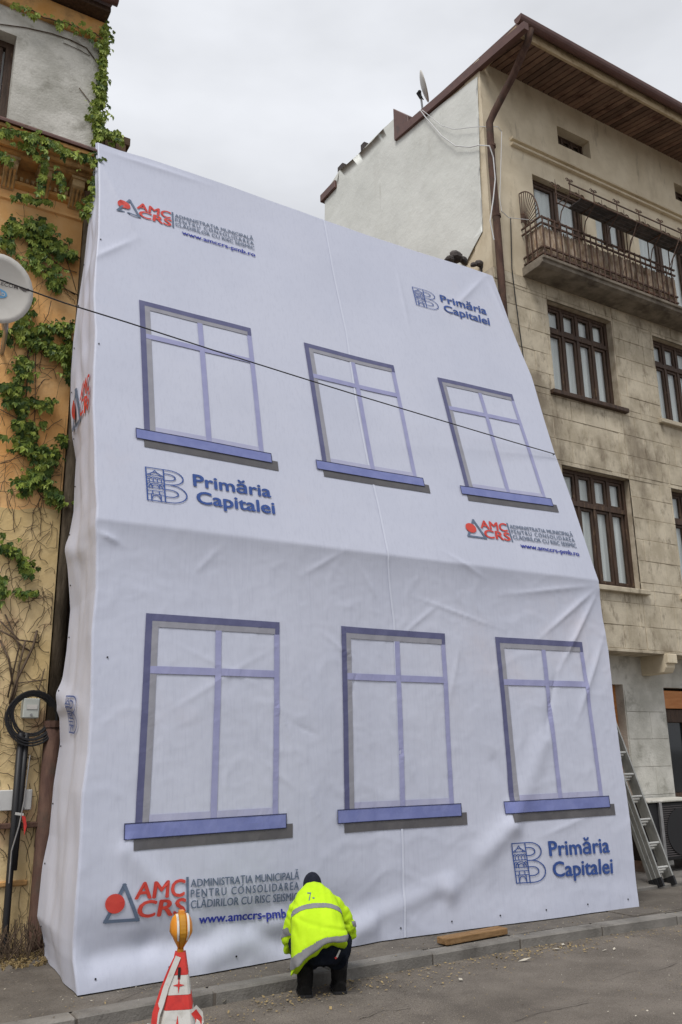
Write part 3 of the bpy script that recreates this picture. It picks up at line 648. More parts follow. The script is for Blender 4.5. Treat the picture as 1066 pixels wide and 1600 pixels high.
for yy in (7.90, 8.0, 8.10): MB().box(BX0-.024, BX0-.012, yy-.008, yy+.008, BZ, BZ+.67).build('baluster', 'iron', sl)
mt = None; x = BX0+.03                     # reed mat tied in bundles behind the bars
while x < BX1-.04:
    b = MB()
    for r in range(4): b.tube([(x+.012+r*.0155, BY+.035+random.uniform(-.004,.004), BZ+.02), (x+.012+r*.0155+random.uniform(-.006,.006), BY+.035, BZ+.52+random.uniform(-.02,.03))], .0095, 5)
    b.build('reed_bundle', 'reed', sl); x += .063
for yy in (7.86, 7.95, 8.04, 8.13):
    b = MB()
    for r in range(5): b.tube([(BX0+.03, yy-.035+r*.017, BZ+.02), (BX0+.03, yy-.035+r*.017+random.uniform(-.006,.006), BZ+.54)], .0095, 5)
    b.build('reed_bundle', 'reed', sl)
c0 = Vector((BX0, YU-.01, BZ+.66))        # quarter fan between rail and wall
b = MB()
for k in range(13):
    a = R_(90*k/12); b.tube([c0+Vector((0, -math.cos(a)*.07, math.sin(a)*.12)), c0+Vector((0, -math.cos(a)*.37, math.sin(a)*.62))], .007, 5)
b.tube([c0+Vector((0, -math.cos(R_(90*k/16))*.37, math.sin(R_(90*k/16))*.62)) for k in range(17)], .010, 6)
b.tube([c0+Vector((0, -math.cos(R_(90*k/10))*.15, math.sin(R_(90*k/10))*.26)) for k in range(11)], .008, 6)
b.build('fan_panel', 'iron', sl)
SZ = BZ+.98; SY0, SY1 = BY-.30, BY-.03      # flower shelf standing out over the street
for k in range(4): MB().box(8.86, 11.4, SY0+.01+k*.07, SY0+.074+k*.07, SZ, SZ+.02).build('shelf_board', 'rubble', sl, bevel=.003)
for yy, zz in ((SY0, SZ+.01), (SY1, SZ+.01), (SY0, SZ+.17), (SY1, SZ+.17)): MB().box(8.6, 11.5, yy-.008, yy+.008, zz-.008, zz+.008).build('shelf_rail', 'iron', sl)
def scroll(c, r, sgn):
    return [Vector((c[0]+sgn*(r*(1-t/9))*math.cos(t*.9), c[1], c[2]+(r*(1-t/9))*math.sin(t*.9))) for t in range(9)]
for k, x in enumerate((8.62, 9.12, 9.62, 10.12, 10.62, 11.12)):
    b = MB(); b.tube([(x, BY-.02, BZ+.56), (x, BY-.10, BZ+.80), (x, SY0, SZ-.005), (x, SY0, SZ+.24)], .009, 6); b.tube([(x, BY-.02, BZ+.66), (x, SY1, SZ), (x, SY1, SZ+.30)], .009, 6)
    b.tube([(x, SY0, SZ-.01), (x, SY1, SZ-.01)], .009, 6)
    for sg in (-1, 1): b.tube(scroll((x+sg*.055, SY1, SZ+.30), .055, sg), .008, 5); b.tube(scroll((x+sg*.04, SY0, SZ+.22), .035, sg), .007, 5)
    b.tube([(x, SY1, SZ+.30), (x, SY1, SZ+.42)], [.009, .003], 5)
    b.build('bracket', 'iron', sl)
MB().tube([(10.75, BY-.02, BZ+.02), (11.0, BY-.35, SZ+.02)], .007, 5).build('stay', 'iron', sl); MB().tube([(9.9, BY-.02, BZ+.1), (10.05, BY-.3, SZ)], .006, 5).build('stay', 'iron', sl)
# ------------------------------------------------------------------ things on and by the right house
d = thing('satellite_dish', 'thin grey satellite dish seen edge-on, on the roof edge above the white gable', 'satellite dish', (GX+.03, onx(658,168,GX).y, onx(658,168,GX).z+.02))
P = onx(662,142,GX); vd = (P-CAMP).normalized(); nn = (RT-vd*RT.dot(vd)+vd*-.10+UP*.1).normalized(); aa = nn.cross(Vector((0,0,1))).normalized(); cc = aa.cross(nn)
def dishmesh(c, n_, a_, c_, r, dep, th=.012):
    rings = []
    for k in range(0, 7): rr = r*k/6+.002; rings.append([c+a_*rr*math.cos(t)+c_*rr*math.sin(t)*1.08-n_*dep*(1-(k/6)**2) for t in [2*math.pi*i/28 for i in range(28)]])
    rings += [[v-n_*th for v in q] for q in reversed(rings)]
    return MB().loft(rings)
cc = (cc*1.0-RT*.28).normalized()
dishmesh(P+RT*.02+UP*.08, nn, aa, cc, .24, .05).build('reflector', 'dish', d, smooth=True)
MB().tube([d.location+Vector((0,0,-.03)), P+nn*-.06], .018, 8).build('mast', 'galv', d)
b = MB(); b.tube([P-nn*.04-UP*.12, P-nn*.10-UP*.02], .03, 8); b.sphere(P-RT*.07-UP*.02, .035, 8, 6); b.tube([P-UP*.15, P-RT*.09-UP*.05], .010, 6); b.build('receiver', 'blackplastic', d)
def catenary(pts, sag, n=10):
    o = []
    for a, c in zip(pts, pts[1:]):
        for k in range(n): t = k/n; o.append(a.lerp(c, t)+Vector((0,0,-sag*4*t*(1-t))))
    return o+[pts[-1]]
gx = GX-.06
c1 = [onx(x, y, gx) for x, y in [(657,172),(665,183),(690,212),(712,228),(735,230),(748,227)]]+[ony(x, y, 8.02) for x, y in [(765,228),(771,246),(774,280),(771,310),(766,345),(772,375)]]
tag(MB().tube(c1, .009, 6).build('aerial_cable', 'cable_white'), 'pale aerial cable drooping from the roof dish across the white gable', 'cable', 'pale aerial cables on the right house')
c2 = [onx(x, y, gx) for x, y in [(660,172),(690,196),(710,202),(745,198)]]+[ony(x, y, 8.03) for x, y in [(778,198),(784,206),(783,250),(781,310),(784,330),(795,340),(840,345)]]
tag(MB().tube(c2, .006, 6).build('aerial_cable', 'cable_white'), 'thin pale cable running past the downpipe to the facade', 'cable', 'pale aerial cables on the right house')
c3 = [ony(x, y, YU-.02) for x, y in [(798,340),(800,420),(806,470),(818,560),(830,600),(836,660),(842,740)]]
tag(MB().tube(c3, .008, 6).build('wall_cable', 'blackplastic'), 'dark cable hanging down the facade beside the wrap edge', 'cable')
# overhead wire across the street front
e0 = Vector((7.70, ybase(7.70, ony(868,709,7.28).z)-.10, ony(868,709,7.28).z)); e0 = ony(867, 709.5, ybase(7.6, 5.6)-.12)
a0 = ony(0, 437, 6.55)
mid = [(100,473),(200,504),(330,546),(470,590),(560,618),(700,660),(800,690)]
pts = [a0+(a0-e0)*1.4, a0]+[ony(x, y, lerp(a0.y, e0.y, x/867)) for x, y in mid]+[e0, e0+Vector((.06, .5, .02)), Vector((7.83, YU+.005, e0.z+.05))]
tag(MB().tube(pts, .0062, 6).build('overhead_wire', 'blackplastic'), 'black overhead wire crossing in front of the wrap and the dish', 'wire')
# ladder: three nested aluminium sections
lad = thing('ladder', 'aluminium extension ladder leaning on the wall just right of the wrap', 'ladder', (9.06, 7.5, G+.036))
f0, f1 = Vector((0, 7.53, G+.05)), Vector((0, 8.50, 2.88)); dr_ = (f1-f0).normalized(); nr = Vector((0, -dr_.z, dr_.y))
for s in range(3):
    w0, w1 = 8.93-.012*s, 9.20+.012*(0 if s else 0); of = nr*(.058*s)-nr*.05
    if s: w0 -= .0; w1 = 9.20-.012*s; w0 = 8.93+.012*s
    b = MB()
    sec = b
    for x in (w0, w1): b.obox((f0+f1)/2+of+Vector((x,0,0)), (.011,0,0), nr*.027, (f1-f0)/2)
    sc_ = b.build('section', 'alu', lad, bevel=.003)
    n = 10
    for k in range(n): p = f0+dr_*(.12+k*.283+.02*s)+of; MB().tube([p+Vector((w0,0,0)), p+Vector((w1,0,0))], .014, 8).build('rung', 'alu_edge', sc_)
    for x in (w0, w1): MB().obox(f0+of+Vector((x,0,0))+dr_*.0, (.015,0,0), nr*.031, dr_*.05).build('foot', 'blackplastic', sc_)
# air-conditioner box
ac = thing('air_conditioner', 'dark air-conditioner outdoor unit against the wall behind the ladder', 'air conditioner', (10.1, 8.25, G))
MB().box(9.62, 10.62, 8.10, 8.50, .27, 1.0).build('casing', 'blackplastic', ac, bevel=.02)
MB().box(9.58, 10.66, 8.06, 8.52, 1.0, 1.03).build('top_cover', 'plaster_grey', ac, bevel=.008)
MB().box(9.80, 9.85, 8.06, 8.10, .27, 1.0).build('corner_post', 'galv', ac, bevel=.005)
for k in range(24): z = .32+k*.027; MB().box(9.87, 10.58, 8.085, 8.10, z, z+.011).build('louvre', 'galv' if False else 'dish_ink', ac)
for x in (9.7, 10.5): MB().box(x, x+.06, 8.08, 8.5, G+.02, .27).build('foot', 'galv', ac)
MB().tube([(10.22, 8.083, .62), (10.22, 8.075, .62)], .30, 32).build('fan_guard', 'blackplastic', ac)
# what little of the wrapped house shows: rubble and roof edge above the sheet
hid = thing('covered_house', 'low house hidden under the wrap, dark rubble of its roof edge showing at the right', 'building', (4.8, 9, 0))
MB().box(2.25, 7.55, 8.30, 12.5, 0, 8.0).build('wall', 'brickdark', hid); MB().box(2.15, 7.6, 7.15, 8.31, 3.3, 3.5).build('eave_slab', 'brickdark', hid)
for x, y, s in [(712,402,.11),(702,406,.08),(724,406,.08),(740,413,.06),(748,411,.07),(756,417,.08),(762,412,.06),(766,422,.08),(758,424,.07)]:
    p = ony(x, y, 8.45); b = MB(); b.sphere(p, (s, s*.8, s*.75), 6, 5)
    b.v = [v+Vector((noise.noise(v*6), noise.noise(v*6+Vector((9,0,0))), noise.noise(v*6+Vector((0,9,0)))))*s*.5 for v in b.v]; b.build('rubble_piece', 'rubble', hid)
# ------------------------------------------------------------------ the ivy house on the left
LY, LX, LX0 = 8.42, 1.91, -6.0
ivy = thing('ivy_house', 'orange and yellow plastered house overgrown with creeper, left of the wrap', 'building', (-1, 9.5, 0))
ZP0, ZP1 = 8.20, 9.74                     # grey attic panel
WL = (-.9, 1.05, 8.27, 9.38)
MB().box(LX0, LX, LY, LY+4, 4.0, 7.5).build('upper_wall', 'orange', ivy)
# the paint turns from orange to ochre along a ragged line
b = MB(); n = 40
pts = [(lerp(LX0, LX, k/n), 4.02+.13*noise.noise(Vector((lerp(LX0, LX, k/n)*3, 0, 0)))+.06*noise.noise(Vector((lerp(LX0, LX, k/n)*11, 5, 0)))) for k in range(n+1)]
b.prism([(x, LY-.006, zz) for x, zz in pts]+[(LX, LY-.006, 0), (LX0, LY-.006, 0)], (0, .02, 0)); b.build('lower_plaster', 'yellow', ivy)
MB().box(LX0, LX-.004, LY+.02, LY+4, 0, 3.995).build('lower_wall', 'yellow', ivy)
MB().box(LX0, LX, LY+.02, LY+4, 7.505, 8.19).build('frieze_wall', 'ochre_dirty', ivy)
b = MB(); LXP = 1.985
for a, c, d, e in cells(LX0, LXP, ZP0, ZP1, [WL]): b.box(a, c, LY, LY+.4, d, e)
b.build('attic_wall', 'plaster_grey', ivy); MB().box(LX0, LXP-.01, LY+.41, LY+4, ZP0, ZP1).build('attic_body', 'dark', ivy)
w_ = window(ivy, WL, LY, 3, 0, sash=.09, fr=.08, curtain=True, sill=False, depth=.14)
# upper band, eaves and gutter
MB().box(LX0, LXP+.01, LY-.03, LY+4, ZP1+.004, 10.02).build('upper_band', 'ochre_dirty', ivy, bevel=.01)
MB().box(LX0, LXP+.02, LY-.05, LY+.02, ZP1-.02, ZP1+.05).build('band_moulding', 'ochre_dirty', ivy, bevel=.012)
MB().box(LX0, LXP+.02, LY-.20, LY+4.2, 10.03, 10.10).build('eaves', 'darkwood', ivy, bevel=.01)
b = MB(); pr = [(LY-.205+(-.075+.075*math.cos(t)), 10.20-.13*math.sin(t)) for t in [math.pi*k/8 for k in range(9)]]
b.profile_x(pr, LX0, LXP+.07); b.build('gutter', 'brownmetal', ivy)
MB().profile_x([(LY-.22,10.19),(LY-.22,10.23),(LY+4.2,11.6),(LY+4.2,11.5)], LX0, LXP+.05).build('roof', 'brownmetal', ivy)
# classical cornice with brackets
XC = LX+.07
MB().profile_x([(LY+.02,8.13),(LY-.34,8.03),(LY-.36,8.0),(LY-.36,7.975),(LY+.02,8.05)], LX0, XC).build('cornice_flashing', 'brownmetal', ivy)
MB().profile_x([(LY+.02,8.05),(LY-.33,7.97),(LY-.33,7.93),(LY-.30,7.92),(LY-.27,7.86),(LY-.24,7.85),(LY-.24,7.79),(LY+.02,7.79)], LX0, XC-.02).build('cornice', 'ochre_dirty', ivy)
MB().profile_x([(LY+.03,7.785),(LY-.20,7.785),(LY-.20,7.75),(LY-.17,7.735),(LY+.03,7.735)], LX0, XC-.04).build('cornice_bed', 'ochre_dirty', ivy)
MB().profile_x([(LY+.03,7.47),(LY-.02,7.48),(LY-.06,7.50),(LY-.06,7.53),(LY-.04,7.55),(LY+.03,7.55)], LX0, LX+.01).build('architrave', 'ochre_dirty', ivy)
MB().profile_x([(LY+.01,7.30),(LY-.025,7.32),(LY-.025,7.35),(LY+.01,7.37)], LX0, LX+.004).build('string_course', 'orange', ivy)
x = LX-.02; dt = None
while x > .7:                              # dentils under the brackets
    if dt is None: dt = MB().box(x-.032, x, LY-.055, LY+.02, 7.552, 7.60).build('dentil', 'bracket', ivy, bevel=.003); dx0 = x
    else: share('dentil', dt, ivy, (x-dx0, 0, 0))
    x -= .058
k = 0; x = 1.80
while x > -3:
    br = MB().profile_x([(LY+.03,7.733),(LY-.17,7.733),(LY-.175,7.62),(LY-.15,7.60),(LY-.10,7.575),(LY-.07,7.52),(LY-.03,7.44),(LY+.03,7.42)], x-.065, x+.065).build('bracket', 'bracket', ivy, bevel=.005)
    for dx in (-.04, 0, .04): MB().profile_x([(LY-.152,7.598),(LY-.160,7.590),(LY-.085,7.53),(LY-.045,7.44),(LY-.03,7.44)], x+dx-.012, x+dx+.012).build('flute', 'ochre_dirty', br)
    MB().box(x-.08, x+.08, LY-.19, LY+.02, 7.70, 7.731).build('bracket_cap', 'bracket', br, bevel=.004)
    x -= .345; k += 1
# brick end of the cornice showing behind the wrap's corner
for r in range(4):
    for c in range(3): MB().box(LXP+.02+c*.13+(.05 if r % 2 else 0), LXP+.14+c*.13+(.05 if r % 2 else 0), 8.62, 8.86, 8.30+r*.115, 8.405+r*.115).build('brick', 'brickdark', ivy, bevel=.006)
MB().box(LX+.03, LXP+.40, 8.64, 9.5, 7.6, 8.295).build('corner_pier', 'brickdark', ivy)
# low stone plinth lines
for zz in (1.10, .62): MB().box(LX0, LX-.05, LY-.03, LY, zz, zz+.045).build('ledge', 'ochre_dirty', ivy, bevel=.008)
# rusty downpipe in the corner
pp = [ony(131,345,8.36), ony(126,420,8.36), ony(112,600,8.36), ony(98,800,8.36), ony(84,1000,8.36)]
dp = MB().tube([Vector((1.965, 8.37, 7.45)), Vector((1.97, 8.37, 5.5)), Vector((1.975, 8.36, 4.0)), Vector((1.97, 8.36, 2.0))], .062, 12).build('downpipe', 'barkpipe', ivy, smooth=True)
MB().tube([(1.968, 8.355, 1.98), (1.955, 8.35, .16), (1.95, 8.30, .10)], .074, 12).build('downpipe_boot', 'rustpipe', ivy, smooth=True)
MB().tube([(1.97, 8.358, 1.96), (1.97, 8.358, 2.02)], .086, 12).build('pipe_collar', 'rustpipe', ivy)
MB().box(1.55, 2.02, 8.33, 8.41, 1.10, 1.145).build('pipe_clamp', 'rustpipe', ivy, bevel=.006)
# ---- fixtures on its wall
box = tag(MB().box(*[ony(38,1090,8.30).x, ony(61,1123,8.30).x], 8.30, 8.41, ony(50,1122,8.30).z, ony(50,1091,8.30).z).build('junction_box', 'boxgrey', bevel=.008), 'small grey metal junction box inside a coil of cable on the yellow wall', 'junction box')
xa, xb, za, zb = ony(38,1090,8.30).x, ony(61,1123,8.30).x, ony(50,1122,8.30).z, ony(50,1091,8.30).z
MB().box(lerp(xa,xb,.2), lerp(xa,xb,.85), 8.294, 8.299, lerp(za,zb,.45), lerp(za,zb,.68)).build('label_plate', 'dish', box); MB().tube([(lerp(xa,xb,.5), 8.292, lerp(za,zb,.17)), (lerp(xa,xb,.5), 8.299, lerp(za,zb,.17))], .011, 10).build('lock', 'galv', box)
cc_ = ony(49,1117,8.36); b = MB()
for k in range(6):
    r = .165+.012*k; e = 1.0+.12*random.random(); ph = random.random()*.4
    b.tube([cc_+Vector(((r+.008*math.sin(t*3+k))*math.cos(t), -.03-.006*k, -.02*k*.3+r*e*math.sin(t))) for t in [ph+2*math.pi*i/28 for i in range(29)]], .0085, 6)
tag(b.build('cable_coil', 'blackplastic'), 'coil of black cable looped around the junction box', 'cable')
for k, (pa, pb, rr) in enumerate((((33,1145),(7,1475),.030), ((42,1145),(22,1360),.026))):
    q = [ony(*pa, 8.34), ony(*[lerp(pa[i], pb[i], .5) for i in (0, 1)], 8.34), ony(*pb, 8.32)]
    if k == 0: q.append(Vector((q[-1].x, q[-1].y, G-.02)))
    tag(MB().tube(q, rr, 10).build('conduit', 'blackplastic', smooth=True), ['thick black conduit running from the junction box down to the pavement', 'shorter black conduit hugging the right side of the thicker one'][k], 'conduit', 'black conduits under the junction box')
tag(MB().tube([ony(47,1180,8.29), ony(38,1250,8.29), ony(30,1290,8.285), ony(18,1330,8.285), ony(14,1380,8.285)], .006, 6).build('thin_cable', 'galv'), 'thin grey cable strapped along the black conduits', 'cable')
wb = tag(MB().box(1.50, ony(50,1250,8.36).x, 8.355, 8.415, ony(30,1266,8.36).z, ony(30,1234,8.36).z).build('meter_cover', 'panelwhite', bevel=.006), 'scuffed white meter cover low on the yellow wall behind the conduits', 'wall cover')
t_ = MB(); p = ony(30,1273,8.285)
t_.bar(ony(24,1271,8.285), ony(37,1273,8.285), .004, .022); ta = t_.build('tape_scrap', 'cone_white'); tag(ta, 'scrap of red and white tape tied round the black conduits', 'tape')
b = MB(); b.add([ony(34,1274,8.28), ony(40,1276,8.27), ony(42,1290,8.27), ony(38,1306,8.28), ony(37,1290,8.285)], [(0,1,2,3,4)]); b.build('red_end', 'cone_red', ta)
# satellite dish with lettering
dc = ony(-1, 450, 7.86); dn = Vector((.10, -1, -.12)).normalized(); da = dn.cross(Vector((0,0,1))).normalized()*-1; dz = dn.cross(da)
if dz.z < 0: dz = -dz
if da.x < 0: da = -da
sd_ = thing('satellite_dish', 'round white satellite dish with blue badge on the orange wall', 'satellite dish', (dc.x, LY, dc.z-.3))
dishmesh(dc, dn, da, dz, .315, .055).build('reflector', 'dish', sd_, smooth=True)
def on_dish(u, v, off=.0): r2 = (u*u+(v/1.08)**2)/(.315**2); return dc+da*u+dz*v-dn*.055*(1-r2)+dn*(.004+off)
b = MB(); vs, fs = glyphs('TELECOM', .004); xb = max(v[0] for v in vs)
b.add([on_dish(-.07+x/xb*.245, .055+y*.05) for x, y in vs], fs); b.build('lettering', 'dish_ink', sd_, recalc=False)
b = MB()
for u, v, r in [(.205,.075,.020),(.235,.065,.026),(.262,.070,.018)]: b.add([on_dish(u+r*math.cos(t), v+r*.7*math.sin(t)) for t in [k*math.pi/5 for k in range(10)]], [tuple(range(10))])
b.build('dish_logo', 'dish_ink', sd_, recalc=False)
b = MB(); b.add([on_dish(.005, -.03)]+[on_dish(.005+.085*math.cos(t), -.03+.048*math.sin(t)) for t in [k*math.pi/12 for k in range(24)]], [(0, k+1, (k+1) % 24+1) for k in range(24)]); bd = b.build('badge', 'dish_blue', sd_, recalc=False)
b = MB(); vs, fs = glyphs('HD', .02); xb = max(v[0] for v in vs); b.add([on_dish(-.0+x/xb*.07, -.05+y*.05, .004) for x, y in vs], fs); b.build('badge_lettering', 'cone_white', bd, recalc=False)
MB().tube([ony(10,502,8.0), ony(9,520,8.12), ony(3,552,8.40), ony(3,552,8.44)], .022, 8).build('mast', 'galv', sd_, smooth=True)
MB().tube([dc-dn*.06, ony(9,515,8.08)], .03, 8).build('mount', 'galv', sd_)
# ------------------------------------------------------------------ creepers
def leaf_cluster(b, p, n, s):
    nrm = Vector((random.gauss(0,.35), -1, random.gauss(.15,.4))).normalized(); dn_ = Vector((random.gauss(0,.5), 0, -1)).normalized(); dn_ = (dn_-nrm*dn_.dot(nrm)).normalized(); sd2 = nrm.cross(dn_)
    for k in range(n):
        a = lerp(-1.15, 1.15, k/(n-1)); d = dn_*math.cos(a)+sd2*math.sin(a); c = nrm.cross(d); l = s*(1-.28*abs(a)); wd = l*.30; dr2 = -nrm*.0
        tip = p+d*l-nrm*l*.25+Vector((0,0,-l*.1)); m_ = p+d*l*.55+nrm*l*.06
        b.add([p, m_-c*wd, tip, m_+c*wd], [(0,1,2),(0,2,3)])
def vine(name, label, paths, stems, dens=1.0, seed=1, light=.3, size=.056):
    """paths: (photo polyline, half-width px, leaves); laid on the wall plane they touch"""
    random.seed(seed); bl = [MB(), MB(), MB()]; bs_ = MB(); first = None
    for pl, hw, nl, yy in paths:
        segs = [math.hypot(c[0]-a[0], c[1]-a[1]) for a, c in zip(pl, pl[1:])]; tot = sum(segs)
        pts = []
        for a, c in zip(pl, pl[1:]):
            for t in (0, .33, .66): pts.append(ony(lerp(a[0], c[0], t)+random.uniform(-2,2), lerp(a[1], c[1], t)+random.uniform(-2,2), yy-.006))
        pts.append(ony(*pl[-1], yy-.006)); bs_.tube(pts, .007, 5); first = first or pts[0]
        for _ in range(int(nl*dens*.42)):
            s = random.random()*tot
            for (a, c), l in zip(zip(pl, pl[1:]), segs):
                if s <= l: break
                s -= l
            t = s/max(l, 1e-6); g = noise.noise(Vector((a[0]*.07+t*3, a[1]*.05, seed)))
            x = lerp(a[0], c[0], t)+random.gauss(0, hw*.7*(1+g*1.4)); y = lerp(a[1], c[1], t)+random.gauss(0, hw*.6*(1+g*1.4))
            p = ony(x, y, yy-.015-abs(random.gauss(0, .045)))
            leaf_cluster(bl[1 if random.random() < light else (2 if random.random() < .3 else 0)], p, random.choice((3,5,5)), size*random.uniform(.45, 1.5))
    for pl, r, yy in stems: bs_.tube([ony(x+random.uniform(-1,1), y+random.uniform(-1,1), yy) for x, y in pl], r, 5)
    if bl[0].v: zmin = min(v.z for v in bl[0].v+bl[1].v)
    o = thing(name, label, 'creeper', (first.x, first.y, first.z), 'creepers on the ivy house')
    for bb, m in zip(bl, ('leaf', 'leaf_light', 'leaf_dark')):
        if bb.v: bb.build('leaves', m, o, kind='stuff', recalc=False)
    if bs_.v: bs_.build('stems', 'stem', o, smooth=True, kind='stuff')
    return o
FY = LY-.02
vine('creeper', 'bright green creeper climbing the roof corner above the wrap', [([(167,38),(163,70),(160,110),(157,150),(154,185),(155,215),(165,205),(188,212)], 6.5, 900, 8.42), ([(160,60),(140,50),(110,38),(80,30),(50,18),(20,8)], 8, 75, 8.36)],
     [([(0,38),(40,42),(80,52),(110,62),(135,75),(150,95)], .006, 8.41), ([(100,66),(125,78),(140,88)], .004, 8.41), ([(125,138),(140,158),(150,170)], .005, 8.41)], seed=3, light=.72, size=.055, dens=1.5)
vine('creeper', 'creeper spilling over the classical cornice beside the wrap', [([(0,203),(30,205),(60,215),(90,232),(125,243),(158,252)], 8, 430, 8.08), ([(40,215),(55,235)], 8, 90, 8.12), ([(70,225),(70,262),(66,290),(58,305)], 4, 110, 8.12),
     ([(160,250),(152,275),(148,300),(143,322),(138,335)], 6, 420, 8.13), ([(90,268),(97,288),(94,308)], 6, 90, 8.15), ([(25,306),(55,312),(80,314)], 5, 110, 8.3), ([(0,240),(15,245)], 6, 60, 8.1)], [], seed=5, light=.4)
vine('creeper', 'dense clumps of creeper on the orange wall above the satellite dish', [([(8,360),(35,352),(60,350),(78,362),(85,380)], 13, 480, FY), ([(60,375),(55,400),(62,415)], 10, 280, FY), ([(84,385),(100,395),(112,398)], 8, 200, FY), ([(78,420),(88,440),(86,455)], 9, 180, FY), ([(0,375),(20,380)], 9, 120, FY)],
     [([(40,362),(80,372),(125,405)], .006, FY), ([(60,415),(100,450),(122,462)], .006, FY), ([(20,395),(70,430),(118,460)], .005, FY), ([(60,390),(100,420),(120,425)], .005, FY), ([(100,395),(112,430),(120,455)], .004, FY)], seed=8, light=.3)
vine('creeper', 'long creeper band snaking down the orange wall below the satellite dish', [([(40,468),(38,490),(32,508)], 10, 240, FY), ([(10,520),(40,522),(70,512),(95,512),(112,505)], 8, 420, FY), ([(45,530),(70,540),(95,548),(110,560)], 9, 420, FY), ([(112,500),(108,520),(106,545)], 5, 80, FY), ([(45,548),(38,575),(28,600),(18,618),(34,632),(30,658),(54,678)], 10, 620, FY),
     ([(0,600),(18,618)], 9, 110, FY), ([(40,625),(68,628),(78,632)], 6, 120, FY), ([(25,688),(45,696),(64,706),(92,710)], 9, 340, FY), ([(80,706),(66,728),(50,746),(44,760)], 12, 340, FY), ([(92,680),(104,684)], 6, 60, FY), ([(68,752),(78,768),(98,784)], 9, 220, FY), ([(107,575),(108,590)], 5, 40, FY)],
     [([(50,500),(55,525),(45,560),(40,640)], .007, FY), ([(60,520),(75,490),(80,470)], .004, FY), ([(95,540),(110,575)], .004, FY), ([(0,640),(30,655),(60,690)], .005, FY), ([(55,540),(56,640),(50,700)], .004, FY), ([(0,725),(60,705)], .004, FY)], seed=11, light=.22)
vine('creeper', 'thin creeper sprig hanging on the yellow wall', [([(0,852),(22,858),(36,876),(46,893)], 7, 220, FY), ([(0,905),(3,925),(8,932)], 6, 80, FY), ([(25,924),(40,926),(58,924)], 4, 50, FY), ([(34,756),(46,758)], 7, 90, FY)], [], seed=14, light=.25)
# bare winter stems all over the wall
random.seed(21); b = MB()
for k in range(300):
    y0 = random.choice((random.uniform(700,1450), random.uniform(800,1300), random.uniform(330,800)))
    x = random.uniform(-25, interp(y0, [(330,128),(800,92),(1300,56),(1450,40)])); y = y0; a = random.uniform(0, 2*math.pi); pts = []
    for s in range(random.randint(5, 13)):
        lim = interp(y, [(330,128),(800,92),(1300,56),(1450,40)])
        pts.append(ony(min(x, lim), y, LY-.012-random.uniform(0,.01))); a += random.gauss(0, .42); x += math.cos(a)*6; y += math.sin(a)*8
    b.tube(pts, random.choice((.0014,.0018,.0022,.003)), 4)
for pl, r in [([(0,985),(20,995),(35,1010),(48,1018)], .009), ([(58,985),(52,1010),(40,1035),(25,1065),(15,1100)], .012), ([(40,1000),(30,1040),(26,1075),(20,1095)], .010), ([(0,1000),(14,1030),(20,1070)], .010), ([(0,970),(30,1000),(60,1004)], .008), ([(70,1045),(60,1080),(52,1118)], .005), ([(22,1068),(72,1062)], .005), ([(8,960),(30,1010),(12,1090)], .008)]:
    b.tube([ony(*p, LY-.03) for p in pl], r, 5)
tag(b.build('bare_creeper', 'stem', smooth=True), 'tangle of bare brown creeper stems over the ochre wall', 'creeper')['kind'] = 'stuff'
b = MB(); random.seed(31)                  # dead growth at the foot of the wall
for k in range(130):
    p = Vector((random.uniform(1.55, 2.02), random.uniform(8.0, 8.38), G)); q = p+Vector((random.gauss(0,.08), random.gauss(0,.05), random.uniform(.03,.32))); b.tube([p, p.lerp(q,.5)+Vector((random.gauss(0,.03),0,.02)), q], .0035, 4)
o = b.build('dead_twigs', 'stem', kind='stuff'); o['label'] = 'dead twigs piled at the foot of the rusty downpipe'; o['category'] = 'twigs'
b = MB()
for k in range(420): leaf_cluster(b, Vector((random.uniform(1.5, 2.25), random.uniform(7.75, 8.38), G+.012+random.random()*.02)), 3, .03)
o = b.build('fallen_leaves', 'debris', kind='stuff', recalc=False); o['label'] = 'dry leaves and moss on the pavement by the wall foot'; o['category'] = 'leaves'
# ------------------------------------------------------------------ the crouching worker
def remesh(b, vox, smooth=4):
    me = bpy.data.meshes.new('tmp'); me.from_pydata(b.v, [], b.f); bm = bmesh.new(); bm.from_mesh(me); bmesh.ops.recalc_face_normals(bm, faces=bm.faces); bm.to_mesh(me); bm.free()
    o = bpy.data.objects.new('tmp', me); COL.objects.link(o)
    m = o.modifiers.new('r', 'REMESH'); m.mode = 'VOXEL'; m.voxel_size = vox
    m = o.modifiers.new('s', 'SMOOTH'); m.factor = .5; m.iterations = smooth
    bpy.context.view_layer.update(); r = bpy.data.meshes.new_from_object(o.evaluated_get(bpy.context.evaluated_depsgraph_get()))
    q = MB(); q.add([v.co.copy() for v in r.vertices], [tuple(p.vertices) for p in r.polygons]); nr = [v.normal.copy() for v in r.vertices]
    COL.objects.unlink(o); bpy.data.objects.remove(o); bpy.data.meshes.remove(me); bpy.data.meshes.remove(r); return q, nr
PO = Vector((3.515, 6.10, 0)); PA = R_(24)   # faces the wrap, turned a little along the view
pf, pr_ = Vector((math.sin(PA), math.cos(PA), 0)), Vector((math.cos(PA), -math.sin(PA), 0))
def PW(l, f, u): return PO+pr_*l+pf*f+Vector((0, 0, u))
def limb(b, pts, n=14):
    """pts: (lat, fwd, up, ra, rb): ellipse, ra sideways, rb across"""
    P = [PW(*p[:3]) for p in pts]; rings = []
    for i, p in enumerate(P):
        d = (P[min(i+1, len(P)-1)]-P[max(i-1, 0)]).normalized(); a = pr_-d*pr_.dot(d)
        if a.length < .3: a = pf-d*pf.dot(d)
        a.normalize(); c = d.cross(a)
        rings.append([p+a*pts[i][3]*math.cos(t)+c*pts[i][4]*math.sin(t) for t in [2*math.pi*k/n for k in range(n)]])
    b.loft(rings)
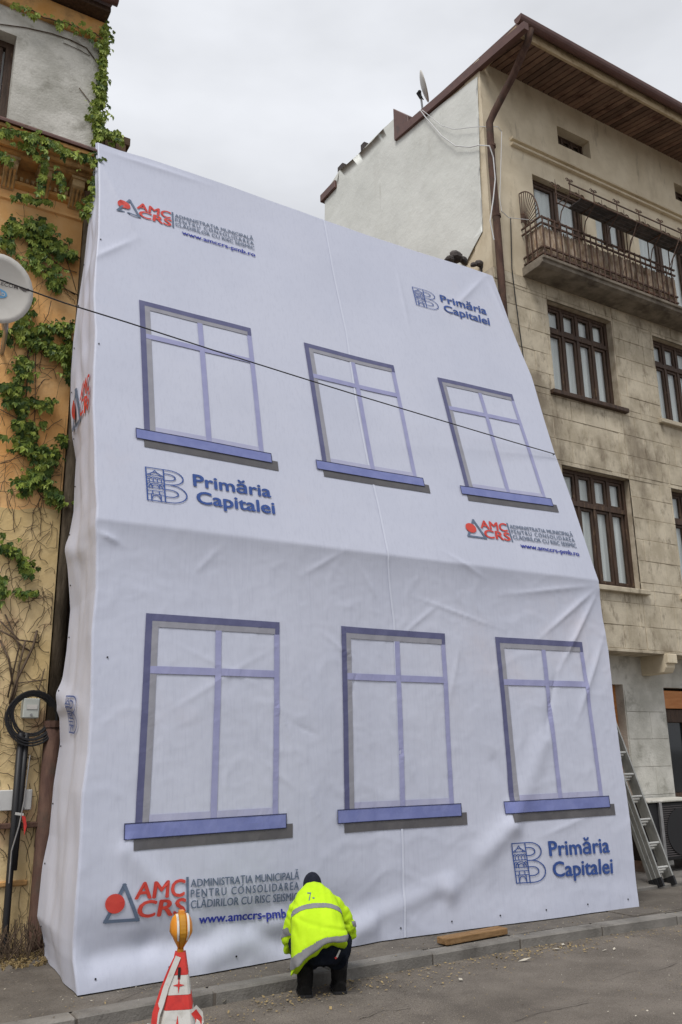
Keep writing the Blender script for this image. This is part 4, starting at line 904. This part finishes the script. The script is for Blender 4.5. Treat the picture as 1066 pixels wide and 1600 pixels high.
man = thing('person', 'worker in a yellow hi-vis jacket and dark beanie crouching at the foot of the wrap', 'person', PO); man.scale = (.8, .8, .8)   # sized from the kerb and camera height
# body: pelvis, legs, trunk, neck, head, arms and hands in one surface (dark work clothes)
b = MB()
limb(b, [(0,-.12,.25,.12,.09),(0,-.10,.32,.205,.155),(0,-.03,.43,.195,.15),(-.02,.08,.55,.15,.12),(-.04,.20,.66,.16,.11),(-.05,.29,.72,.13,.09),(-.05,.35,.755,.06,.06),(-.05,.42,.78,.055,.06)])
for s in (-1, 1):
    kx, kf, ku = s*.24, .30, .40
    limb(b, [(s*.10,-.09,.30,.12,.115),(s*.165,.04,.35,.115,.11),(s*.22,.19,.395,.09,.09),(kx,kf,ku,.068,.068),(kx-s*.01,kf+.03,ku-.02,.05,.05)])
    limb(b, [(kx,kf+.01,ku,.062,.066),(s*.21,.20,.30,.072,.076),(s*.175,.06,.20,.068,.072),(s*.16,.0,.13,.06,.065),(s*.155,-.01,.08,.055,.06)])
    sh = -.01 if s < 0 else -.03
    limb(b, [(s*.18+sh,.25,.69,.05,.05),(s*.25+sh,.27,.56,.045,.045),(s*.265+sh,.31,.45,.04,.04),(s*.20,.42,.34,.042,.042),(s*.13,.52,.26,.032,.032),(s*.11,.56,.23,.03,.028)])
hd = PW(-.045, .475, .845)
b.sphere(hd, (.078, .095, .105), 18, 12)
q, _n = remesh(b, .011); body = q.build('body', 'navy', man, smooth=True)
# head details (turned to the cloth), hair line hidden by the beanie
fd = (pf*.9-Vector((0,0,.45))).normalized(); sidev = pr_; upv = sidev.cross(fd)
b = MB(); b.sphere(hd-upv*.012+fd*.012, (.074, .088, .098), 18, 12); b.sphere(hd+fd*.10-upv*.02, .016, 8, 6)
for s in (-1, 1): b.sphere(hd+sidev*s*.077-upv*.02, (.012, .02, .03), 8, 6)
q, _n = remesh(b, .009, 2); hdm = q.build('head', 'skin', man, smooth=True)
for s in (-1, 1): MB().sphere(hd+fd*.094+sidev*s*.03+upv*.005, .010, 8, 6).build('eye', 'dish_ink', hdm)
MB().obox(hd+fd*.095-upv*.06, sidev*.022, fd*.006, upv*.004).build('mouth', 'brickdark', hdm)
# beanie: ribbed cap down over the ears and nape
b = MB(); rings = []
for j in range(11):
    t = R_(8+j*10.2); rings.append([hd+upv*(.125*math.cos(t)+.006)+(sidev*.092*math.cos(a)+(fd*.108)*math.sin(a))*math.sin(t)*(1+.012*math.cos(a*22))-fd*.012 for a in [2*math.pi*k/44 for k in range(44)]])
b.loft(rings); b.build('beanie', 'beanie', man, smooth=True)
# hands in gloves working at the hem: palm, four fingers, thumb
for s in (-1, 1):
    w0 = PW(s*.115, .555, .235); fwdv = (pf*.9-Vector((0,0,.4))-pr_*s*.25).normalized(); sd3 = pr_*-s; upn = fwdv.cross(sd3)*-s
    b = MB(); b.tube([w0-fwdv*.03, w0, w0+fwdv*.05, w0+fwdv*.085], [.028, .032, .036, .03], 10)
    for k, ln in enumerate((.062, .072, .068, .052)):
        o3 = w0+fwdv*.075+sd3*(.030-.02*k); b.tube([o3, o3+fwdv*ln*.5+Vector((0,0,-.006)), o3+fwdv*ln*.85+Vector((0,0,-.022)), o3+fwdv*ln*.9+Vector((0,0,-.04))], [.0105,.010,.0092,.0075], 8)
    o3 = w0+fwdv*.02+sd3*.03; b.tube([o3, o3+sd3*.03+fwdv*.02, o3+sd3*.036+fwdv*.052+Vector((0,0,-.012))], [.013,.011,.008], 8)
    q, _n = remesh(b, .005, 2); q.build('glove', 'glove', man, smooth=True)
# boots
for s, (bl_, bf) in ((-1, (-.165, -.04)), (1, (.155, .025))):
    b = MB(); rings = []
    for (f, u, ra, rb) in []: pass
    limb(b, [(bl_,bf-.0,.235,.076,.082),(bl_,bf-.012,.18,.077,.082),(bl_,bf-.014,.12,.074,.08),(bl_,bf-.01,.07,.068,.08)])
    sole = [(-.105,.042),(-.09,.060),(-.02,.064),(.05,.066),(.12,.070),(.17,.058),(.21,.03)]
    rr = []
    for f, hw in sole:
        h = interp(f, [(-.105,.085),(-.02,.12),(.06,.10),(.14,.075),(.21,.04)])
        rr.append([PW(bl_+hw*math.cos(t), bf+f, .018+(h if math.sin(t) > 0 else .012)*(math.sin(t))*(1 if math.sin(t) > 0 else 1)) for t in [2*math.pi*k/16 for k in range(16)]])
    b.loft(rr); q, _n = remesh(b, .009, 2); q.v = [v if v.z > .004 else Vector((v.x, v.y, .004)) for v in q.v]
    q.v = [v+Vector((0,0,.007*math.sin(v.z*120+v.x*20)))if v.z > .1 else v for v in q.v]
    bt = q.build('boot', 'boot', man, smooth=True)
    MB().prism([PW(bl_+hw*1.06, bf+f, .002) for f, hw in sole]+[PW(bl_-hw*1.06, bf+f, .002) for f, hw in reversed(sole)], (0,0,.022)).build('sole', 'blackplastic', bt)
# jacket: trunk flaring to the hem, two sleeves, one surface with folds
b = MB(); JN = 40
def jring(f, u, ra, rb, tilt, lo=0):
    """ring round the back: ra half-width, rb half-depth, tilt = pitch of the trunk axis"""
    ax = (pf*math.cos(tilt)+Vector((0,0,math.sin(tilt)))); up_ = (-pf*math.sin(tilt)+Vector((0,0,math.cos(tilt)))); c = PW(lo, f, u); o = []
    for k in range(JN):
        t = 2*math.pi*k/JN; ct, st = math.cos(t), math.sin(t); sq = 1/((abs(ct)**2.6+abs(st)**2.6)**(1/2.6))
        o.append(c+pr_*ra*ct*sq+up_*rb*st*sq)
    return o
rings = [jring(-.175,.405,.262,.155,R_(64),-.045), jring(-.15,.455,.266,.170,R_(62),-.042), jring(-.10,.52,.258,.172,R_(58),-.04), jring(-.03,.60,.246,.160,R_(52),-.045), jring(.06,.68,.228,.145,R_(47),-.05), jring(.15,.745,.205,.130,R_(42),-.05), jring(.235,.795,.172,.112,R_(38),-.05), jring(.30,.825,.13,.092,R_(34),-.05), jring(.36,.84,.09,.08,R_(30),-.05)]
b.loft(rings)
b2 = MB(); b2.v = []; 
for s in (-1, 1):
    if s > 0: pts = [(.03,.18,.75,.10,.10),(.13,.20,.69,.105,.105),(.215,.22,.60,.092,.095),(.275,.22,.50,.080,.085),(.295,.265,.435,.074,.078),(.265,.36,.39,.066,.07),(.205,.45,.33,.058,.058)]
    else: pts = [(-.16,.20,.735,.085,.10),(-.215,.21,.67,.088,.095),(-.262,.22,.58,.082,.088),(-.285,.25,.48,.074,.08),(-.275,.31,.41,.068,.075),(-.235,.40,.35,.062,.066),(-.18,.48,.30,.055,.055)]
    limb(b, pts, 18)
q, nr = remesh(b, .0068, 4)
def folds(p):
    l, f, u = (p-PO).dot(pr_), (p-PO).dot(pf), p.z
    h = .010*noise.noise(Vector((l*7, u*5, f*4)))+.006*noise.noise(Vector((l*20, u*9, 3)))
    h += .010*(sstep(.50-u, 0, .1))*math.sin(l*52+math.sin(l*21)*1.2)*(1 if abs(l) < .30 else .4)       # gathers over the hem
    h -= .009*math.exp(-(((u-.60)+(l*.25))/.018)**2)*(abs(l) < .28)+.007*math.exp(-(((u-.47)+.12*abs(l))/.016)**2)
    h += .012*noise.noise(Vector((l*9, (u-abs(l)*.6)*22, f*6)))*sstep(abs(l), .20, .27)
    return h
flat = [v.copy() for v in q.v]             # stripes are sewn on along the unslanted cloth
def slant(v):                              # the hem hangs lower on the left, where he leans
    l, u = (v-PO).dot(pr_), v.z; k = sstep(.66-u, 0, .22)*(1 if (v-PO).dot(pf) < .12 else .3)
    return v+Vector((0, 0, (.50*(l-.02)+.5*(l-.02)*abs(l-.02) if l < .02 else .10*(l-.02))*k))
q.v = [slant(v+n_*folds(v)) for v, n_ in zip(q.v, nr)]
jk = q.build('jacket', 'hiviz', man, smooth=True)
def band(test, off=.004):
    L_ = [((v-PO).dot(pr_)+.045, (v-PO).dot(pf), v.z) for v in flat]
    fs = [f for f in q.f if all(test(*L_[i]) for i in f)]
    ids = sorted({i for f in fs for i in f}); mp_ = {i: k for k, i in enumerate(ids)}; bb = MB()
    bb.add([q.v[i]+nr[i]*off for i in ids], [tuple(mp_[i] for i in f) for f in fs]); return bb
ax_ = lambda f, u: f*.62+u*.78             # distance up the trunk
TR = lambda l, f, u: abs(l) < .258-.1*max(0, u-.6) and not (abs(l) > .20 and f > .12 and u < .66)
band(lambda l, f, u: TR(l, f, u) and abs(ax_(f, u)-(.535-.45*l*l)) < .030).build('reflective_stripe', 'tape', jk, smooth=True, recalc=False)
band(lambda l, f, u: abs(l) < .275 and f < .0 and abs(u-(.498-.3*l*l)) < .030).build('reflective_stripe', 'tape', jk, smooth=True, recalc=False)
for s in (-1, 1):
    band(lambda l, f, u: (l-.045)*s > .255 and f > .15 and abs(u-.515+.25*(f-.25)) < .028, .004).build('sleeve_stripe', 'tape', jk, smooth=True, recalc=False)
# faint mark printed between the shoulders
from mathutils.bvhtree import BVHTree
tree = BVHTree.FromPolygons(q.v, q.f); vs, fs = glyphs('7-'); P_ = []
for x, y in vs:
    h_ = tree.ray_cast(PW(-.135+x*.085, -.5, .79+y*.08), pf)
    P_.append(h_[0]-pf*.004+Vector((0,0,.002)) if h_[0] else None)
if all(p is not None for p in P_): MB().add(P_, fs).build('back_print', 'print_slate', jk, recalc=False)
# tag hanging from the back pocket
MB().bar(PW(.11,-.20,.335), PW(.14,-.215,.395), .016, .008, up=pf).build('belt_tag', 'alu_edge', man)
MB().bar(PW(.095,-.20,.325), PW(.11,-.20,.335), .016, .010, up=pf).build('belt_tag_end', 'cone_red', man)
# ------------------------------------------------------------------ warning cone with lamp in the foreground
CP = onz(272, 1792, 0); CA = R_(24)
cone = thing('warning_cone', 'red and white square traffic cone with an amber warning lamp, in the foreground', 'traffic cone', (CP.x, CP.y, 0))
HC, HW0, HW1 = .80, .155, .025
cr_, cf_ = Vector((math.cos(CA), -math.sin(CA), 0)), Vector((math.sin(CA), math.cos(CA), 0))
def cpt(a, c, z):                         # a, c in -1..1 on the square section
    h = lerp(HW0, HW1, (z-.05)/(HC-.05)); return CP+cr_*a*h+cf_*c*h+Vector((0,0,z))
bb = MB(); 
bb.add([CP+cr_*a*.27+cf_*c*.27+Vector((0,0,z)) for z in (0, .05) for a, c in ((-1,-1),(1,-1),(1,1),(-1,1))], [(0,3,2,1),(4,5,6,7),(0,1,5,4),(1,2,6,5),(2,3,7,6),(3,0,4,7)]); bb.build('base', 'blackplastic', cone, bevel=.012)
zb_ = [.05, .25, .43, .567, .627, .707, HC]; names = ['cone_red','cone_white','cone_red','cone_white','cone_red','cone_white','cone_red'][1:]
names = ['cone_white','cone_red','cone_white','cone_red','cone_white','cone_red']
sq_ = [(-1,-.82),(-.82,-1),(.82,-1),(1,-.82),(1,.82),(.82,1),(-.82,1),(-1,.82)]
for a, c, m in zip(zb_, zb_[1:], names): MB().loft([[cpt(x, y, a+.0006) for x, y in sq_], [cpt(x, y, c-.0006) for x, y in sq_]]).build('band', m, cone)
def star(face, z, r):
    b = MB(); o = []
    for k in range(8):
        rr = r if k % 2 == 0 else r*.22; t = math.pi/2+k*math.pi/4; o.append((rr*math.cos(t)*.8, rr*math.sin(t)))
    P = []
    for dx, dz in o:
        h = lerp(HW0, HW1, (z+dz-.05)/(HC-.05)); P.append(CP+(cr_*dx-cf_*(h+.003) if face == 0 else cf_*-dx-cr_*(h+.003))+Vector((0,0,z+dz)))
    n_ = -cf_ if face == 0 else -cr_
    b.add([sum(P, Vector())/8]+P, [(0, k+1, (k+1) % 8+1) for k in range(8)]); b.build('star', 'cone_red', cone, recalc=False)
for fc in (0, 1): star(fc, .667, .034); star(fc, .50, .048)
MB().obox(CP-cf_*(HW1+.016)+Vector((0,0,.715)), cr_*.006, cf_*.004, Vector((0,0,.025))).build('slot', 'blackplastic', cone)
# loose barrier tape wound round the cone
def ribbon(pts, wd, m, nm='barrier_tape'):
    b = MB()
    for i, p in enumerate(pts):
        d = (pts[min(i+1, len(pts)-1)]-pts[max(i-1, 0)]).normalized(); s_ = d.cross(FW).normalized()*wd/2; b.v += [p-s_, p+s_]
    for i in range(len(pts)-1): b.f.append((2*i, 2*i+1, 2*i+3, 2*i+2))
    b.build(nm, m, cone, recalc=False)
out_ = lambda a, z, k: CP+cr_*a-cf_*k+Vector((0,0,z))
hw = lambda z: lerp(HW0, HW1, (z-.05)/(HC-.05))+.006
def wind(pts, wd, m): ribbon([out_(a*hw(z), z, hw(z)) for a, z in pts], wd, m)
wind([(-.2,.785),(-.7,.73),(-1.05,.66),(-1.15,.60),(-1.25,.55),(-1.2,.50)], .026, 'cone_white')
wind([(-.5,.775),(-1.0,.72),(-1.25,.66),(-1.35,.60),(-1.4,.56),(-1.3,.51)], .026, 'cone_red')
wind([(-1.5,.52),(-1.45,.46),(-1.35,.41),(-1.2,.35),(-.9,.30)], .034, 'cone_white')
wind([(-1.3,.42),(-1.25,.37),(-1.2,.33)], .03, 'cone_red')
wind([(1.0,.56),(1.25,.53),(1.15,.50),(.75,.47),(.45,.43),(.2,.39),(-.2,.33)], .032, 'cone_red')
wind([(1.05,.575),(1.35,.55),(1.3,.52),(1.05,.49)], .034, 'cone_white')
wind([(-.5,.47),(-.2,.43),(.05,.385),(.35,.345),(.8,.31)], .036, 'cone_white')
wind([(.3,.46),(.55,.42),(.85,.405)], .022, 'cone_red')
# lamp: two domed lenses either side of a tapering body
lc = CP+Vector((0,0,HC+.088)); la = (cr_*.97+cf_*.24).normalized(); lf = Vector((la.y, -la.x, 0))
def oval(rx, rz, off, dz=0, a0=0, a1=360, n=28):
    o = []
    for k in range(n if a1-a0 == 360 else n+1):
        t = R_(lerp(a0, a1, k/n)); tp = 1-.62*max(0, -math.sin(t))**1.5
        o.append(lc+lf*rx*math.cos(t)*tp+Vector((0,0,rz*math.sin(t)+dz))+la*off*tp)
    return o
lm = MB().loft([oval(.056,.078,-.017), oval(.061,.083,-.012), oval(.061,.083,.012), oval(.056,.078,.017)]).build('lamp_body', 'amber_dark', cone)
for s in (-1, 1):
    MB().loft([oval(.060,.080,s*.0185), oval(.058,.078,s*.028), oval(.049,.066,s*.040), oval(.032,.045,s*.049), oval(.010,.014,s*.053)]).build('lens', 'amber', lm, smooth=True)
    b = MB(); r0, r1 = oval(.0615,.0815,s*.0195,0,100,205,16), oval(.0602,.0800,s*.030,0,100,205,16); k = len(r0)
    b.add(r0+r1, [(i, i+1, k+i+1, k+i) for i in range(k-1)]); r0, r1 = oval(.0615,.0815,s*.0195,0,-25,80,16), oval(.0602,.0800,s*.030,0,-25,80,16); b.add(r0+r1, [(i, i+1, k+i+1, k+i) for i in range(k-1)])
    b.build('white_strip', 'cone_white', lm, smooth=True)  # white crescents laid on the lens rims, next to the body
MB().loft([[lc+lf*a*.022+la*c*.014+Vector((0,0,.074)) for a, c in ((-1,-1),(1,-1),(1,1),(-1,1))], [lc+lf*a*.018+la*c*.012+Vector((0,0,.094)) for a, c in ((-1,-1),(1,-1),(1,1),(-1,1))]]).build('lamp_cap', 'amber', lm, bevel=.003)
MB().tube([lc+Vector((0,0,-.075)), CP+Vector((0,0,HC-.01))], [.016, .014], 12).build('stalk', 'amber_dark', lm)
# ------------------------------------------------------------------ plank, litter
q0, q1 = onz(699, 1479, G), onz(795, 1461, G); dv = (q1-q0).normalized(); cv = Vector((-dv.y, dv.x, 0))
b = MB(); b.obox((q0+q1)/2+cv*.07+Vector((0,0,.032)), (q1-q0)/2, cv*.065, Vector((0,0,.027)))
tag(b.build('wooden_plank', 'lumber', bevel=.006), 'short thick brown wooden plank lying on the pavement under the wrap hem', 'plank')
random.seed(77); b, bp = MB(), MB()
def chip(bm_, x, y, z, s):
    a = random.random()*6.3; u = Vector((math.cos(a), math.sin(a), random.gauss(0,.25)))*s; v = Vector((-math.sin(a), math.cos(a), random.gauss(0,.25)))*s*random.uniform(.25,.7); c = Vector((x, y, z+.004+s*.15))
    bm_.add([c-u, c-v, c+u, c+v], [(0,1,2,3)])
for k in range(5200):
    x = random.uniform(-.5, 9.5); y = KY(x)-.02-abs(random.gauss(0,.22)); g = noise.noise(Vector((x*1.1, y*2, 0)))
    if random.random() < .35+g: chip(b, x, y, .004, random.uniform(.004,.016))
for k in range(2200): x = random.uniform(-1, 9); y = random.uniform(2.5, 6.2); chip(b if random.random() < .75 else bp, x, y, .008, random.uniform(.003,.010))
for k in range(700): x = random.uniform(-.5, 9.5); y = random.uniform(KY(x)+.03, 6.75 if x > 1.7 else 8.2); chip(b if random.random() < .7 else bp, x, y, G+.004, random.uniform(.003,.011))
for px, py, s in [(870,1485,.035),(945,1487,.03),(820,1503,.06),(720,1533,.03),(350,1568,.03),(422,1581,.03),(880,1478,.03),(960,1485,.03)]: p = onz(px, py, 0); chip(bp, p.x, p.y, .006, s)
for nm, bm_, m, lab in (('litter', b, 'debris', 'yellowish catkin litter gathered along the kerb and road'), ('litter', bp, 'debris_pale', 'scattered pale paper and plaster chips on the road')):
    o = bm_.build(nm, m, kind='stuff', recalc=False); o['label'] = lab; o['category'] = 'litter'
